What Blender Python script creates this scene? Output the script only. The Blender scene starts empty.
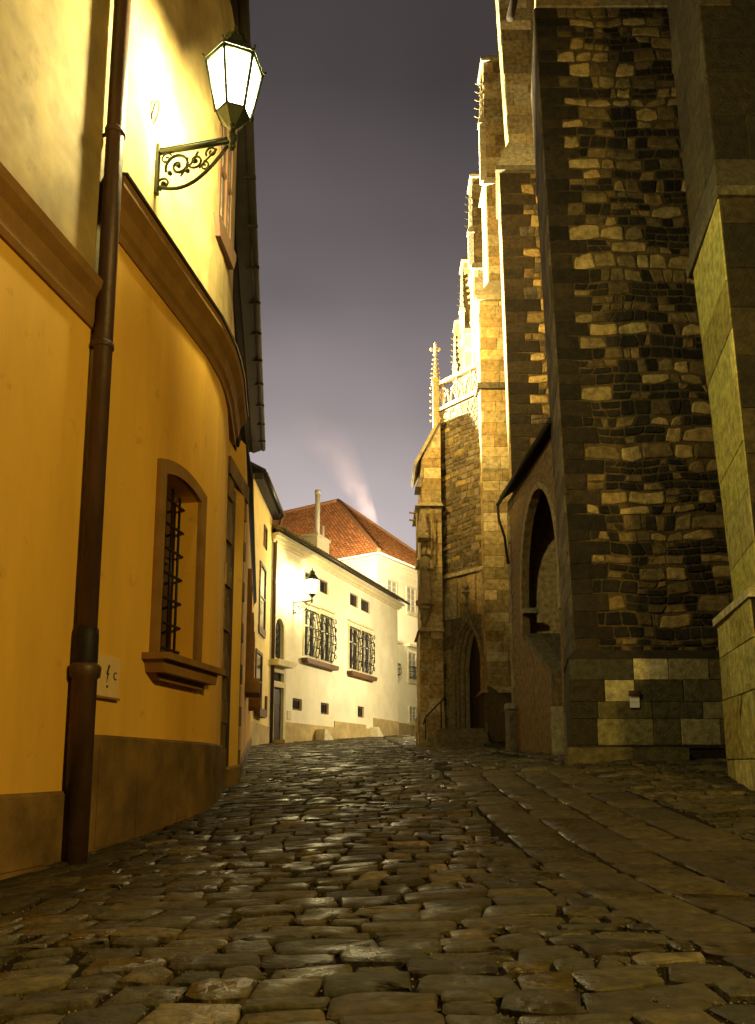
import bpy, bmesh, math, random
from mathutils import Vector, Matrix
from mathutils.geometry import tessellate_polygon
R = math.radians
scene = bpy.context.scene
col = scene.collection

# ------------------------------------------------------------------ camera
cam_d = bpy.data.cameras.new('camera'); cam = bpy.data.objects.new('camera', cam_d); col.objects.link(cam)
cam.location = (0, 0, 0.85); cam.rotation_euler = (R(90 + 8.615), 0, 0)
cam_d.sensor_fit = 'VERTICAL'; cam_d.sensor_height = 36; cam_d.lens = 780 / 1024 * 36
cam_d.shift_y = (646.8 - 512) / 1024; cam_d.clip_end = 2000; cam_d.clip_start = 0.05
scene.camera = cam
# ------------------------------------------------------------------ sky
w = bpy.data.worlds.new('World'); scene.world = w; w.use_nodes = True
nt = w.node_tree; nt.nodes.clear(); N = nt.nodes.new; L = nt.links.new
out = N('ShaderNodeOutputWorld'); bg = N('ShaderNodeBackground'); tc = N('ShaderNodeTexCoord'); sep = N('ShaderNodeSeparateXYZ')
noi = N('ShaderNodeTexNoise'); noi.inputs['Scale'].default_value = 2.2; noi.inputs['Detail'].default_value = 3; noi.inputs['Roughness'].default_value = .45
mp = N('ShaderNodeMapping'); mp.inputs['Scale'].default_value = (1, 1, 1.6); mp.inputs['Location'].default_value = (.35, 0, .1)
ramp = N('ShaderNodeValToRGB'); cr = ramp.color_ramp
cr.elements[0].position = .0; cr.elements[0].color = (.46, .41, .43, 1)
cr.elements[1].position = 1.; cr.elements[1].color = (.030, .024, .028, 1)
for p, c in ((.22, (.60, .53, .525, 1)), (.34, (.46, .40, .40, 1)), (.42, (.30, .257, .26, 1)), (.54, (.150, .126, .129, 1)), (.70, (.070, .058, .059, 1))):
    e = cr.elements.new(p); e.color = c
L(tc.outputs['Generated'], sep.inputs[0]); L(tc.outputs['Generated'], mp.inputs[0]); L(mp.outputs[0], noi.inputs[0])
mr = N('ShaderNodeMapRange'); mr.inputs['From Min'].default_value = .3; mr.inputs['From Max'].default_value = .7; mr.inputs['To Min'].default_value = .78; mr.inputs['To Max'].default_value = 1.35
L(noi.outputs[0], mr.inputs[0]); L(sep.outputs['Z'], ramp.inputs[0])
mul = N('ShaderNodeMix'); mul.data_type = 'RGBA'; mul.blend_type = 'MULTIPLY'; mul.inputs[0].default_value = 1
gl = N('ShaderNodeMapRange'); gl.interpolation_type = 'SMOOTHSTEP'; gl.inputs['From Min'].default_value = -.15; gl.inputs['From Max'].default_value = .62; gl.inputs['To Min'].default_value = .10
L(sep.outputs['Y'], gl.inputs[0]); mg = N('ShaderNodeMix'); mg.data_type = 'RGBA'; mg.blend_type = 'MULTIPLY'; mg.inputs[0].default_value = 1
L(ramp.outputs[0], mg.inputs[6]); L(gl.outputs[0], mg.inputs[7]); L(mg.outputs[2], mul.inputs[6]); L(mr.outputs[0], mul.inputs[7]); L(mul.outputs[2], bg.inputs[0]); L(bg.outputs[0], out.inputs[0])
bg.inputs[1].default_value = 1.0
# ------------------------------------------------------------------ exposure
vs = scene.view_settings; vs.view_transform = 'Standard'; vs.look = 'None'; vs.gamma = 1; vs.exposure = 0.0; vs.use_curve_mapping = False
scene.cycles.use_denoising = True; scene.cycles.max_bounces = 6; scene.cycles.sample_clamp_indirect = 3.0
# ------------------------------------------------------------------ lights (lamps seen in the photo carry theirs in their builder)
def spot(name, loc, target, power, angle, blend, color, size=.2):
    l = bpy.data.lights.new(name, 'SPOT'); l.energy = power; l.spot_size = R(angle); l.spot_blend = blend; l.color = color; l.shadow_soft_size = size
    o = bpy.data.objects.new(name, l); col.objects.link(o); o.location = loc
    o.rotation_euler = (Vector(target) - Vector(loc)).to_track_quat('-Z', 'Y').to_euler(); return o
def point(name, loc, power, color, size=.15):
    l = bpy.data.lights.new(name, 'POINT'); l.energy = power; l.color = color; l.shadow_soft_size = size
    o = bpy.data.objects.new(name, l); col.objects.link(o); o.location = loc; return o
WARM = (1.0, .74, .28)
spot('floodlight_roof_far', (-6.5, 29, 13.2), (4.2, 27, 21.5), 170000, 112, .30, (1.0, .86, .52), .35)
spot('floodlight_cream_roof', (-.6, 41.5, 12.2), (-1, 60, 19.5), 17000, 120, .5, (1.0, .80, .46), .3)
spot('smoke_fill_spot', (1.0, 72.5, 18), (-3, 70, 29), 70000, 120, 1.0, (1.0, .72, .55), .3)  # unseen spot added behind the roof to brighten the smoke plume
point('street_light_past_portal', (4.6, 37, 6.8), 2900, (1.0, .84, .50), .2)
spot('floodlight_roof_near', (-4.5, 15.5, 13.6), (4.2, 24.5, 11.5), 16000, 96, .75, (1.0, .70, .22), .35)
point('street_light_behind', (5.4, -.3, 5.6), 2350, (1.0, .68, .15), .22)
point('street_light_beyond', (1.1, 49.2, 8.6), 900, (1.0, .86, .46), .2)

# ------------------------------------------------------------------ materials
def mat(name, base, rough=.8, var=.25, nscale=4., bump=.15, bscale=40., attr=False, metal=0., spec=.3, tint2=None, streak=False):
    m = bpy.data.materials.new(name); m.use_nodes = True; t = m.node_tree; n = t.nodes; b = n['Principled BSDF']
    b.inputs['Roughness'].default_value = rough; b.inputs['Metallic'].default_value = metal; b.inputs['Specular IOR Level'].default_value = spec
    tc = n.new('ShaderNodeTexCoord'); mp = n.new('ShaderNodeMapping'); t.links.new(tc.outputs['Object'], mp.inputs[0])
    if streak: mp.inputs['Scale'].default_value = (1, 1, .22)
    a = n.new('ShaderNodeTexNoise'); a.inputs['Scale'].default_value = nscale; a.inputs['Detail'].default_value = 6; a.inputs['Roughness'].default_value = .6
    t.links.new(mp.outputs[0], a.inputs[0])
    r = n.new('ShaderNodeMapRange'); r.inputs['From Min'].default_value = .3; r.inputs['From Max'].default_value = .7
    r.inputs['To Min'].default_value = 1 - var; r.inputs['To Max'].default_value = 1 + var; t.links.new(a.outputs[0], r.inputs[0])
    mx = n.new('ShaderNodeMix'); mx.data_type = 'RGBA'; mx.blend_type = 'MULTIPLY'; mx.inputs[0].default_value = 1
    if attr:
        at = n.new('ShaderNodeAttribute'); at.attribute_name = 'col'; t.links.new(at.outputs['Color'], mx.inputs[6])
    elif tint2:
        q = n.new('ShaderNodeTexNoise'); q.inputs['Scale'].default_value = nscale * .35; q.inputs['Detail'].default_value = 4; t.links.new(mp.outputs[0], q.inputs[0])
        rr = n.new('ShaderNodeMapRange'); rr.inputs['From Min'].default_value = .38; rr.inputs['From Max'].default_value = .62; t.links.new(q.outputs[0], rr.inputs[0])
        m2 = n.new('ShaderNodeMix'); m2.data_type = 'RGBA'; m2.inputs[6].default_value = (*base, 1); m2.inputs[7].default_value = (*tint2, 1)
        t.links.new(rr.outputs[0], m2.inputs[0]); t.links.new(m2.outputs[2], mx.inputs[6])
    else: mx.inputs[6].default_value = (*base, 1)
    t.links.new(r.outputs[0], mx.inputs[7]); t.links.new(mx.outputs[2], b.inputs['Base Color'])
    if bump:
        c = n.new('ShaderNodeTexNoise'); c.inputs['Scale'].default_value = bscale; c.inputs['Detail'].default_value = 5; t.links.new(tc.outputs['Object'], c.inputs[0])
        bp = n.new('ShaderNodeBump'); bp.inputs['Strength'].default_value = bump; bp.inputs['Distance'].default_value = .02
        t.links.new(c.outputs[0], bp.inputs['Height']); t.links.new(bp.outputs[0], b.inputs['Normal'])
        rm = n.new('ShaderNodeMapRange'); rm.inputs['To Min'].default_value = rough - .12; rm.inputs['To Max'].default_value = min(1, rough + .12)
        t.links.new(c.outputs[0], rm.inputs[0]); t.links.new(rm.outputs[0], b.inputs['Roughness'])
    return m
def emis(name, c, s, see_through=False):
    m = bpy.data.materials.new(name); m.use_nodes = True; t = m.node_tree; t.nodes.clear()
    o = t.nodes.new('ShaderNodeOutputMaterial'); e = t.nodes.new('ShaderNodeEmission'); e.inputs[0].default_value = (*c, 1); e.inputs[1].default_value = s
    if see_through:
        tr = t.nodes.new('ShaderNodeBsdfTransparent'); ad = t.nodes.new('ShaderNodeAddShader'); tr.inputs[0].default_value = (.9, .9, .85, 1)
        t.links.new(e.outputs[0], ad.inputs[0]); t.links.new(tr.outputs[0], ad.inputs[1]); t.links.new(ad.outputs[0], o.inputs[0])
    else: t.links.new(e.outputs[0], o.inputs[0])
    return m
MT = dict(
    ochre=mat('ochre_plaster', (.66, .345, .040), .85, .20, .9, .10, 9, tint2=(.72, .42, .06), streak=True),
    ochre_lamplit=mat('lamplit_ochre_plaster', (.29, .205, .075), .85, .34, 1.8, .14, 9, tint2=(.40, .29, .115)),  # same ochre paint, the lamp's washed-out glow put into its colour
    ochre_trim=mat('ochre_trim', (.24, .125, .030), .8, .2, 3, .2, 30),
    plinth=mat('plinth_render', (.19, .112, .034), .8, .5, 1.8, .35, 30, tint2=(.11, .066, .020)),
    pale=mat('pale_plaster', (.72, .56, .22), .85, .12, 1.5, .25, 25),
    cream=mat('cream_plaster', (.80, .74, .56), .85, .12, .9, .3, 18, tint2=(.74, .67, .47)),
    cream2=mat('light_plaster', (.84, .78, .60), .85, .08, .8, .2, 18),
    creamtrim=mat('cream_trim', (.62, .54, .34), .8, .15, 3, .2, 30),
    lowplinth=mat('stained_plinth', (.50, .38, .17), .85, .25, 2., .4, 20, tint2=(.40, .30, .14)),
    metal=mat('dark_painted_metal', (.045, .04, .03), .42, .3, 12, .08, 60, metal=.6, spec=.5),
    copper=mat('brown_painted_pipe', (.075, .038, .020), .5, .55, 5, .25, 14, metal=.15, spec=.5, streak=True),
    iron=mat('wrought_iron', (.05, .06, .035), .4, .3, 20, .1, 80, metal=.5, spec=.5),
    black=mat('black_iron', (.012, .010, .009), .6, .3, 20, .1, 80),
    eave=mat('eave_boards', (.022, .015, .008), .9, .35, 3, .2, 30),
    shaded=mat('shaded_course', (.012, .008, .004), .95, .3, 5, .1, 30, spec=.05),  # near-black colour stands in for shade under the far string course
    wood=mat('brown_wood', (.13, .065, .03), .6, .3, 6, .2, 40, streak=True),
    darkwood=mat('dark_door_wood', (.035, .022, .014), .55, .3, 6, .2, 40, streak=True),
    glass=mat('dark_window_glass', (.012, .014, .016), .08, .2, 6, .02, 6, spec=.7),
    curtain=mat('window_panes_pale', (.34, .33, .30), .35, .3, 3, .02, 6, spec=.5),
    whiteframe=mat('white_window_frame', (.62, .58, .46), .5, .1, 6, 0),
    stone=mat('church_stone', (1, 1, 1), .85, .48, 8.5, 1.0, 24, attr=True, spec=.25),
    tracery=mat('carved_sandstone', (.27, .215, .115), .8, .3, 6, .4, 30),
    cobble=mat('cobble_stone', (1, 1, 1), .5, .62, 13., .95, 21, attr=True, spec=.42),
    soil=mat('gritty_joint_soil', (.018, .012, .005), .95, .8, 70, 1.0, 130, spec=.1),
    tile=mat('clay_roof_tile', (1, 1, 1), .75, .25, 8, .3, 30, attr=True),
    mossy=mat('mossy_roof_tile', (.12, .12, .035), .9, .5, 5, .8, 20, tint2=(.17, .10, .05)),
    steel=mat('steel_flue', (.80, .78, .70), .5, .08, 5, .03, 20),
    white=mat('white_sign', (.78, .76, .68), .5, .05, 10, 0),
    signbeige=mat('beige_cabinet', (.66, .47, .22), .55, .08, 10, .05),
    signdark=mat('dark_lettering', (.05, .02, .015), .5, .05, 10, 0),
    palestone=mat('pale_guard_stone', (.66, .58, .38), .8, .2, 6, .4, 30),
)
_t = MT['cobble'].node_tree; _b = _t.nodes['Principled BSDF']; _tc = _t.nodes.new('ShaderNodeTexCoord'); _n = _t.nodes.new('ShaderNodeTexNoise')
_n.inputs['Scale'].default_value = 2.3; _n.inputs['Detail'].default_value = 5; _t.links.new(_tc.outputs['Object'], _n.inputs[0])
_r = _t.nodes.new('ShaderNodeMapRange'); _r.inputs['From Min'].default_value = .34; _r.inputs['From Max'].default_value = .52; _r.inputs['To Min'].default_value = .20; _r.inputs['To Max'].default_value = .74
_t.links.new(_n.outputs[0], _r.inputs[0]); _t.links.new(_r.outputs[0], _b.inputs['Roughness'])
# age marks in the plaster: slightly rubbed, patched areas
for _k in ('ochre', 'ochre_lamplit', 'plinth', 'cream', 'pale'):
    _t = MT[_k].node_tree; _b = _t.nodes['Principled BSDF']; _tc = _t.nodes.new('ShaderNodeTexCoord'); _w = _t.nodes.new('ShaderNodeTexNoise'); _w.inputs['Scale'].default_value = 2.2; _w.inputs['Detail'].default_value = 5
    _vm = _t.nodes.new('ShaderNodeVectorMath'); _vm.operation = 'MULTIPLY_ADD'; _vm.inputs[1].default_value = (.7, .7, .7)
    _t.links.new(_tc.outputs['Object'], _w.inputs[0]); _t.links.new(_w.outputs['Color'], _vm.inputs[0]); _t.links.new(_tc.outputs['Object'], _vm.inputs[2])
    _v = _t.nodes.new('ShaderNodeTexVoronoi'); _v.feature = 'DISTANCE_TO_EDGE'; _v.inputs['Scale'].default_value = .55; _t.links.new(_vm.outputs[0], _v.inputs[0])
    _m = _t.nodes.new('ShaderNodeMapRange'); _m.inputs['From Max'].default_value = .006; _m.inputs['To Min'].default_value = 1.0; _t.links.new(_v.outputs[0], _m.inputs[0])
    _n = _t.nodes.new('ShaderNodeTexNoise'); _n.inputs['Scale'].default_value = 3.1; _n.inputs['Detail'].default_value = 8; _n.inputs['Roughness'].default_value = .7; _t.links.new(_tc.outputs['Object'], _n.inputs[0])
    _p = _t.nodes.new('ShaderNodeMapRange'); _p.inputs['From Min'].default_value = .60; _p.inputs['From Max'].default_value = .68; _p.inputs['To Min'].default_value = 1; _p.inputs['To Max'].default_value = .80; _t.links.new(_n.outputs[0], _p.inputs[0])
    _x = _t.nodes.new('ShaderNodeMath'); _x.operation = 'MULTIPLY'; _t.links.new(_m.outputs[0], _x.inputs[0]); _t.links.new(_p.outputs[0], _x.inputs[1])
    _y = _t.nodes.new('ShaderNodeMix'); _y.data_type = 'RGBA'; _y.blend_type = 'MULTIPLY'; _y.inputs[0].default_value = 1
    _src = _b.inputs['Base Color'].links[0].from_socket; _t.links.new(_src, _y.inputs[6]); _t.links.new(_x.outputs[0], _y.inputs[7]); _t.links.new(_y.outputs[2], _b.inputs['Base Color'])
MT['glow'] = emis('lit_lantern_glass', (1.0, .93, .66), 9.0, True)
MT['bulb'] = emis('lamp_bulb', (1.0, .9, .6), 30.0, True)

# ------------------------------------------------------------------ mesh helpers
class M:
    def __init__(s): s.v = []; s.f = []; s.c = []; s.cur = (.2, .17, .1); s.sm = []; s.smooth = False
    def face(s, pts, c=None):
        b = len(s.v); s.v += [tuple(p) for p in pts]; s.f.append(tuple(range(b, b + len(pts)))); s.c.append(c or s.cur); s.sm.append(s.smooth)
    def shell(s, verts, faces, c=None):
        b = len(s.v); s.v += [tuple(p) for p in verts]
        for f in faces: s.f.append(tuple(b + i for i in f)); s.c.append(c or s.cur); s.sm.append(s.smooth)
    def prism(s, pts, ext, c=None):
        e = Vector(ext); p = [Vector(q) for q in pts]; n = len(p)
        s.shell(p + [q + e for q in p], [tuple(range(n))[::-1], tuple(range(n, 2 * n))] + [(i, (i + 1) % n, n + (i + 1) % n, n + i) for i in range(n)], c)
    def box(s, x0, x1, y0, y1, z0, z1, c=None):
        s.prism([(x0, y0, z0), (x1, y0, z0), (x1, y1, z0), (x0, y1, z0)], (0, 0, z1 - z0), c)
    def fbox(s, F, a0, a1, d0, d1, z0, z1, c=None):
        s.prism([F(a0, d0, z0), F(a1, d0, z0), F(a1, d1, z0), F(a0, d1, z0)], (0, 0, z1 - z0), c)
    def fprism(s, F, sz, d0, d1, c=None):           # outline in (s,z), between depths
        s.prism([F(a, d0, z) for a, z in sz], F(0, d1, 0) - F(0, d0, 0), c)
    def frustum(s, b, t, c=None):
        n = len(b); s.shell(list(b) + list(t), [tuple(range(n))[::-1], tuple(range(n, 2 * n))] + [(i, (i + 1) % n, n + (i + 1) % n, n + i) for i in range(n)], c)
    def tube(s, pts, r, n=6, closed=False):
        pts = [Vector(p) for p in pts]; rings = []; k = len(pts); rr = r if isinstance(r, (list, tuple)) else [r] * k
        up = None
        for i, p in enumerate(pts):
            a = pts[(i + 1) % k] if (closed or i < k - 1) else p; b = pts[i - 1] if (closed or i > 0) else p
            d = (a - b).normalized() if (a - b).length > 1e-9 else Vector((0, 0, 1))
            if up is None: up = Vector((0, 0, 1)) if abs(d.z) < .9 else Vector((1, 0, 0))
            x = d.cross(up)
            if x.length < 1e-4: x = d.cross(Vector((0, 1, 0)))
            x.normalize(); y = x.cross(d).normalized(); up = y
            rings.append([p + (x * math.cos(2 * math.pi * j / n) + y * math.sin(2 * math.pi * j / n)) * rr[i] for j in range(n)])
        vs_ = [q for g in rings for q in g]; fs = []
        for i in range(k if closed else k - 1):
            for j in range(n):
                a = i * n + j; b = i * n + (j + 1) % n; c2 = ((i + 1) % k) * n + (j + 1) % n; d2 = ((i + 1) % k) * n + j; fs.append((a, b, c2, d2))
        if not closed: fs += [tuple(range(n))[::-1], tuple((k - 1) * n + j for j in range(n))]
        o = s.smooth; s.smooth = True; s.shell(vs_, fs); s.smooth = o
    def lathe(s, cx, cy, prof, n=12, rot=0, smooth=False, sx=1, sy=1):
        vs_ = []; fs = []
        for r, z in prof:
            for j in range(n):
                a = 2 * math.pi * j / n + rot; vs_.append((cx + r * math.cos(a) * sx, cy + r * math.sin(a) * sy, z))
        for i in range(len(prof) - 1):
            for j in range(n): fs.append((i * n + j, i * n + (j + 1) % n, (i + 1) * n + (j + 1) % n, (i + 1) * n + j))
        fs += [tuple(range(n))[::-1], tuple((len(prof) - 1) * n + j for j in range(n))]
        o = s.smooth; s.smooth = smooth; s.shell(vs_, fs); s.smooth = o
    def build(s, name, material, parent=None, root=None):
        o_ = Vector(root['_o']) if root is not None else Vector((0, 0, 0))
        me = bpy.data.meshes.new(name); me.from_pydata([tuple(Vector(p) - o_) for p in s.v], [], s.f); me.update()
        me.polygons.foreach_set('use_smooth', s.sm)
        bm = bmesh.new(); bm.from_mesh(me); bmesh.ops.recalc_face_normals(bm, faces=bm.faces); bm.to_mesh(me); bm.free()
        a = me.attributes.new('col', 'FLOAT_COLOR', 'FACE'); flat = []
        for c in s.c: flat += [c[0], c[1], c[2], 1]
        a.data.foreach_set('color', flat)
        me.materials.append(material); o = bpy.data.objects.new(name, me); col.objects.link(o)
        if parent is not None: o.parent = parent
        return o
def tag(o, label=None, cat=None, group=None, kind=None):
    if label: o['label'] = label
    if cat: o['category'] = cat
    if group: o['group'] = group
    if kind: o['kind'] = kind
    return o
def thing(name, label, cat, loc, group=None):
    o = bpy.data.objects.new(name, None); col.objects.link(o); o.location = loc; o['_o'] = tuple(loc); o.empty_display_size = .2
    return tag(o, label, cat, group)
def frame(o, d, n=None):
    o = Vector((o[0], o[1], 0)); d = Vector((d[0], d[1], 0)).normalized(); n = Vector((d.y, -d.x, 0)) if n is None else Vector((n[0], n[1], 0)).normalized()
    return lambda a, dd, z: o + d * a + n * dd + Vector((0, 0, z))
def offset(pts, d):          # outward = right of travel
    res = []
    for i, p in enumerate(pts):
        ns = []
        for a, b in ((i - 1, i), (i, i + 1)):
            if a >= 0 and b < len(pts):
                t = Vector((pts[b][0] - pts[a][0], pts[b][1] - pts[a][1])).normalized(); ns.append(Vector((t.y, -t.x)))
        n = sum(ns, Vector((0, 0))).normalized(); k = 1 / max(.5, n.dot(ns[0])); res.append((p[0] + n.x * d * k, p[1] + n.y * d * k))
    return res
def sweep(m, pts, prof, zf=None):   # prof: closed list of (d,z)
    rows = [[(q[0], q[1], z + (zf(q) if zf else 0)) for q in offset(pts, d)] for d, z in prof]
    k = len(prof); n = len(pts); vs_ = [rows[j][i] for i in range(n) for j in range(k)]; fs = []
    for i in range(n - 1):
        for j in range(k): fs.append((i * k + j, i * k + (j + 1) % k, (i + 1) * k + (j + 1) % k, (i + 1) * k + j))
    fs += [tuple(range(k))[::-1], tuple((n - 1) * k + j for j in range(k))]; m.shell(vs_, fs)
def archloop(s0, s1, z0, zs, rise, n=10, pointed=False):
    c = (s0 + s1) / 2; hw = (s1 - s0) / 2; L_ = [(s1, z0)]
    for i in range(n + 1):
        t = i / n
        if pointed:
            x = math.cos(math.pi * t); ang = abs(x)
            z = rise * math.sqrt(max(0, 1 - ((ang * .62 + .0) ** 1) ** 1)) if False else rise * (1 - ang ** 1.75) ** .72
            L_.append((c + hw * x, zs + z))
        else: L_.append((c + hw * math.cos(math.pi * t), zs + rise * math.sin(math.pi * t)))
    L_.append((s0, z0)); return L_
def panel(m, F, outline, holes, depth, d=0., body=.4, c=None, inner=True):
    loops = [outline] + [h if isinstance(h, list) else [(h[0], h[2]), (h[1], h[2]), (h[1], h[3]), (h[0], h[3])] for h in holes]
    flat = [q for lp in loops for q in lp]
    tris = tessellate_polygon([[Vector((a, z, 0)) for a, z in lp] for lp in loops])
    m.shell([F(a, d, z) for a, z in flat], [tuple(t) for t in tris], c)
    for k, lp in enumerate(loops):
        dep = body if k == 0 else depth
        for i in range(len(lp)):
            a, b = lp[i], lp[(i + 1) % len(lp)]
            m.face([F(a[0], d, a[1]), F(b[0], d, b[1]), F(b[0], d - dep, b[1]), F(a[0], d - dep, a[1])], c)
rnd = random.Random(7)
def jit(c, v, r=rnd): k = 1 + r.uniform(-v, v); h = r.uniform(-.05, .05); return (c[0] * k * (1 + h), c[1] * k, c[2] * k * (1 - h))
LIGHT = (.25, .175, .062); MID = (.125, .085, .030); DARK = (.016, .012, .006); MORT = (.070, .047, .016)
def stone(m, P, q, c, out_, gap, r, cham=.018):
    cx = sum(p[0] for p in q) / len(q); cy = sum(p[1] for p in q) / len(q)
    def ins(p, k):
        dx, dy = cx - p[0], cy - p[1]; l = math.hypot(dx, dy) or 1; return (p[0] + dx / l * k, p[1] + dy / l * k)
    if cham > .015 and gap > .007:
        qq = []; k_ = len(q)
        for i_ in range(k_):
            p, a_, b_ = q[i_], q[i_ - 1], q[(i_ + 1) % k_]; f_ = r.uniform(.05, .15)
            qq += [(p[0] + (a_[0] - p[0]) * f_, p[1] + (a_[1] - p[1]) * f_), (p[0] + (b_[0] - p[0]) * f_, p[1] + (b_[1] - p[1]) * f_)]
        q = qq
    a = [ins(p, gap * 1.2) for p in q]; b = [ins(p, gap * 1.2 + cham) for p in q]; n = len(q); t = r.uniform(-.004, .004)
    m.shell([P(x, y, -.012) for x, y in a] + [P(x, y, out_ * .6) for x, y in a] + [P(x, y, out_ + t) for x, y in b],
            [(i, (i + 1) % n, n + (i + 1) % n, n + i) for i in range(n)] + [(n + i, n + (i + 1) % n, 2 * n + (i + 1) % n, 2 * n + i) for i in range(n)] + [tuple(range(2 * n, 3 * n))], c)
def masonry(m, P, W, H, kind, seed, ql=0., qr=0., cols=None, ch=(.30, .46), cw=(.45, 1.0), plight=.36, gap=.006, out_=.014, dark=None):
    r = random.Random(seed); v = 0.; k = 0
    if kind == 'rubble':
        P0 = P; ph = seed * 1.7
        def P(u, v, d):
            e = max(0, min(1, u / .5, (W - u) / .3, v / .3, (H - v) / .3))
            return P0(u + e * .03 * math.sin(v * 3.7 + u * 2 + ph), v + e * (.022 * math.sin(u * 2.6 + v * .7 + ph) + .014 * math.sin(u * 6.1 + v * 2.9)), d)
    cols = cols or [((.25, .175, .065), 3), ((.32, .24, .10), 2), ((.15, .10, .038), 2), ((.19, .13, .048), 2)]
    bag = [c for c, wt in cols for _ in range(wt)]
    while v < H - .05:
        h = r.uniform(*ch)
        if H - v - h < .12: h = H - v
        ul, ur = 0., W
        if kind == 'rubble':
            if ql: ul = ql * (1.0 if k % 2 else .62) * r.uniform(.9, 1.1); stone(m, P, [(0, v), (ul, v), (ul, v + h), (0, v + h)], jit((.022, .015, .006), .5, r), out_, gap, r)
            if qr: ur = W - qr * (.62 if k % 2 else 1.0); stone(m, P, [(ur, v), (W, v), (W, v + h), (ur, v + h)], jit((.022, .015, .006), .5, r), out_, gap, r)
            sub = 1 if h < .26 else 1
            u = ul
            while u < ur - .02:
                t = r.random()
                if t < plight:      # one pale block
                    wd = min(r.uniform(.20, .62), ur - u)
                    if ur - u - wd < .12: wd = ur - u
                    j = .05; q = [(u, v + r.uniform(0, j)), (u + wd * .5, v + r.uniform(-j, j) * .4), (u + wd, v + r.uniform(0, j)), (u + wd - r.uniform(0, j), v + h - r.uniform(0, j * 1.5)), (u + wd * .5, v + h - r.uniform(0, j)), (u + r.uniform(0, j), v + h - r.uniform(0, j * 2))]
                    stone(m, P, q, jit(LIGHT if r.random() < .62 else MID, .3, r), out_ + r.uniform(0, .02), gap * 1.5, r, .03); u += wd
                else:               # a nest of dark small stones
                    wd = min(r.uniform(.3, .8), ur - u)
                    if ur - u - wd < .15: wd = ur - u
                    rows = 1 if h < .22 else r.choice((1, 2, 2)) if h < .30 else 2; vv = [v + h * i / rows for i in range(rows + 1)]
                    for a in range(rows):
                        x = u; prev = 0.
                        while x < u + wd - .01:
                            sw = min(r.uniform(.13, .36), u + wd - x)
                            if u + wd - x - sw < .07: sw = u + wd - x
                            sl = 0 if x + sw >= u + wd - .01 else r.uniform(-.045, .045)
                            y0, y1 = vv[a], vv[a + 1]; j = .018
                            q = [(x + prev, y0 + r.uniform(0, j)), (x + sw + sl, y0 + r.uniform(0, j)), (x + sw - sl * .6, y1 - r.uniform(0, j)), (x + sw * .5, y1 - r.uniform(0, j * .6)), (x - prev * .6, y1 - r.uniform(0, j))]
                            cc = jit(dark or DARK, .5, r) if r.random() < .74 else jit(MID, .4, r)
                            stone(m, P, q, cc, out_ + r.uniform(-.004, .012), gap * 2.2, r, .016); prev = sl; x += sw
                    u += wd
        else:
            u = 0. if k % 2 else -r.uniform(.1, .5)
            while u < W - .01:
                wd = r.uniform(*cw); a = max(0, u); b = min(W, u + wd)
                if W - b < .14: b = W; wd = b - u
                if b - a > .03: stone(m, P, [(a, v), (b, v), (b, v + h), (a, v + h)], jit(r.choice(bag), .22, r), out_ + r.uniform(0, .006), gap, r, .012)
                u += wd
        v += h; k += 1
def bil(p00, p10, p11, p01):     # bilinear wall plane, returns P(u,v,d), W, H
    p00, p10, p11, p01 = map(Vector, (p00, p10, p11, p01)); W = (p10 - p00).length; H = (p01 - p00).length
    n = (p10 - p00).cross(p01 - p00).normalized()
    def P(u, v, d):
        a, b = u / W, v / H; return p00 * (1 - a) * (1 - b) + p10 * a * (1 - b) + p11 * a * b + p01 * (1 - a) * b + n * d
    return P, W, H
def pier(m, base, top, faces, mortar=MORT):      # base/top: 4 pts (front-left, front-right, back-right, back-left); faces: {index: kwargs}
    m.frustum(base, top, mortar)
    for i, kw in faces.items():
        P, W, H = bil(base[i], base[(i + 1) % 4], top[(i + 1) % 4], top[i]); masonry(m, P, W, H, **kw)
def rect(x0, x1, y0, y1, z): return [(x0, y0, z), (x1, y0, z), (x1, y1, z), (x0, y1, z)]

# ------------------------------------------------------------------ ground
YL = [(-30, -.0), (0, 0), (5, -.02), (6.2, -.01), (7.3, .06), (9, .18), (10.4, .29), (12, .42), (15, .72), (22, 1.24), (31.5, 1.72), (45.7, 2.56), (60, 3.0), (400, 3.2)]
YR = [(-30, -.0), (0, 0), (5, .05), (8, .34), (10.5, .64), (13, .99), (18, 1.17), (24, 1.42), (31.5, 1.78), (45.7, 2.60), (60, 3.0), (400, 3.2)]
def lerp(T, y):
    for (a, b), (c, d) in zip(T, T[1:]):
        if y <= c: return b + (d - b) * (y - a) / (c - a)
    return T[-1][1]
def sm(T, y): return sum(lerp(T, y + k) for k in (-.8, -.4, 0, .4, .8)) / 5
def G(x, y):
    t = min(1, max(0, (x + 3) / 7)); return sm(YL, y) * (1 - t) + sm(YR, y) * t
m = M(); xs = [-300, -80, -30, -12] + [-8 + i * .5 for i in range(33)] + [12, 30, 80, 300]
ys = [-60, -20, -8] + [-3 + i * .5 for i in range(110)] + [56, 64, 80, 120, 200, 380]
vs_ = [(x, y, G(x, y) - .026) for y in ys for x in xs]; nx = len(xs)
m.smooth = True
m.shell(vs_, [(j * nx + i, j * nx + i + 1, (j + 1) * nx + i + 1, (j + 1) * nx + i) for j in range(len(ys) - 1) for i in range(nx - 1)])
tag(m.build('ground', MT['soil']), kind='structure')

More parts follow.
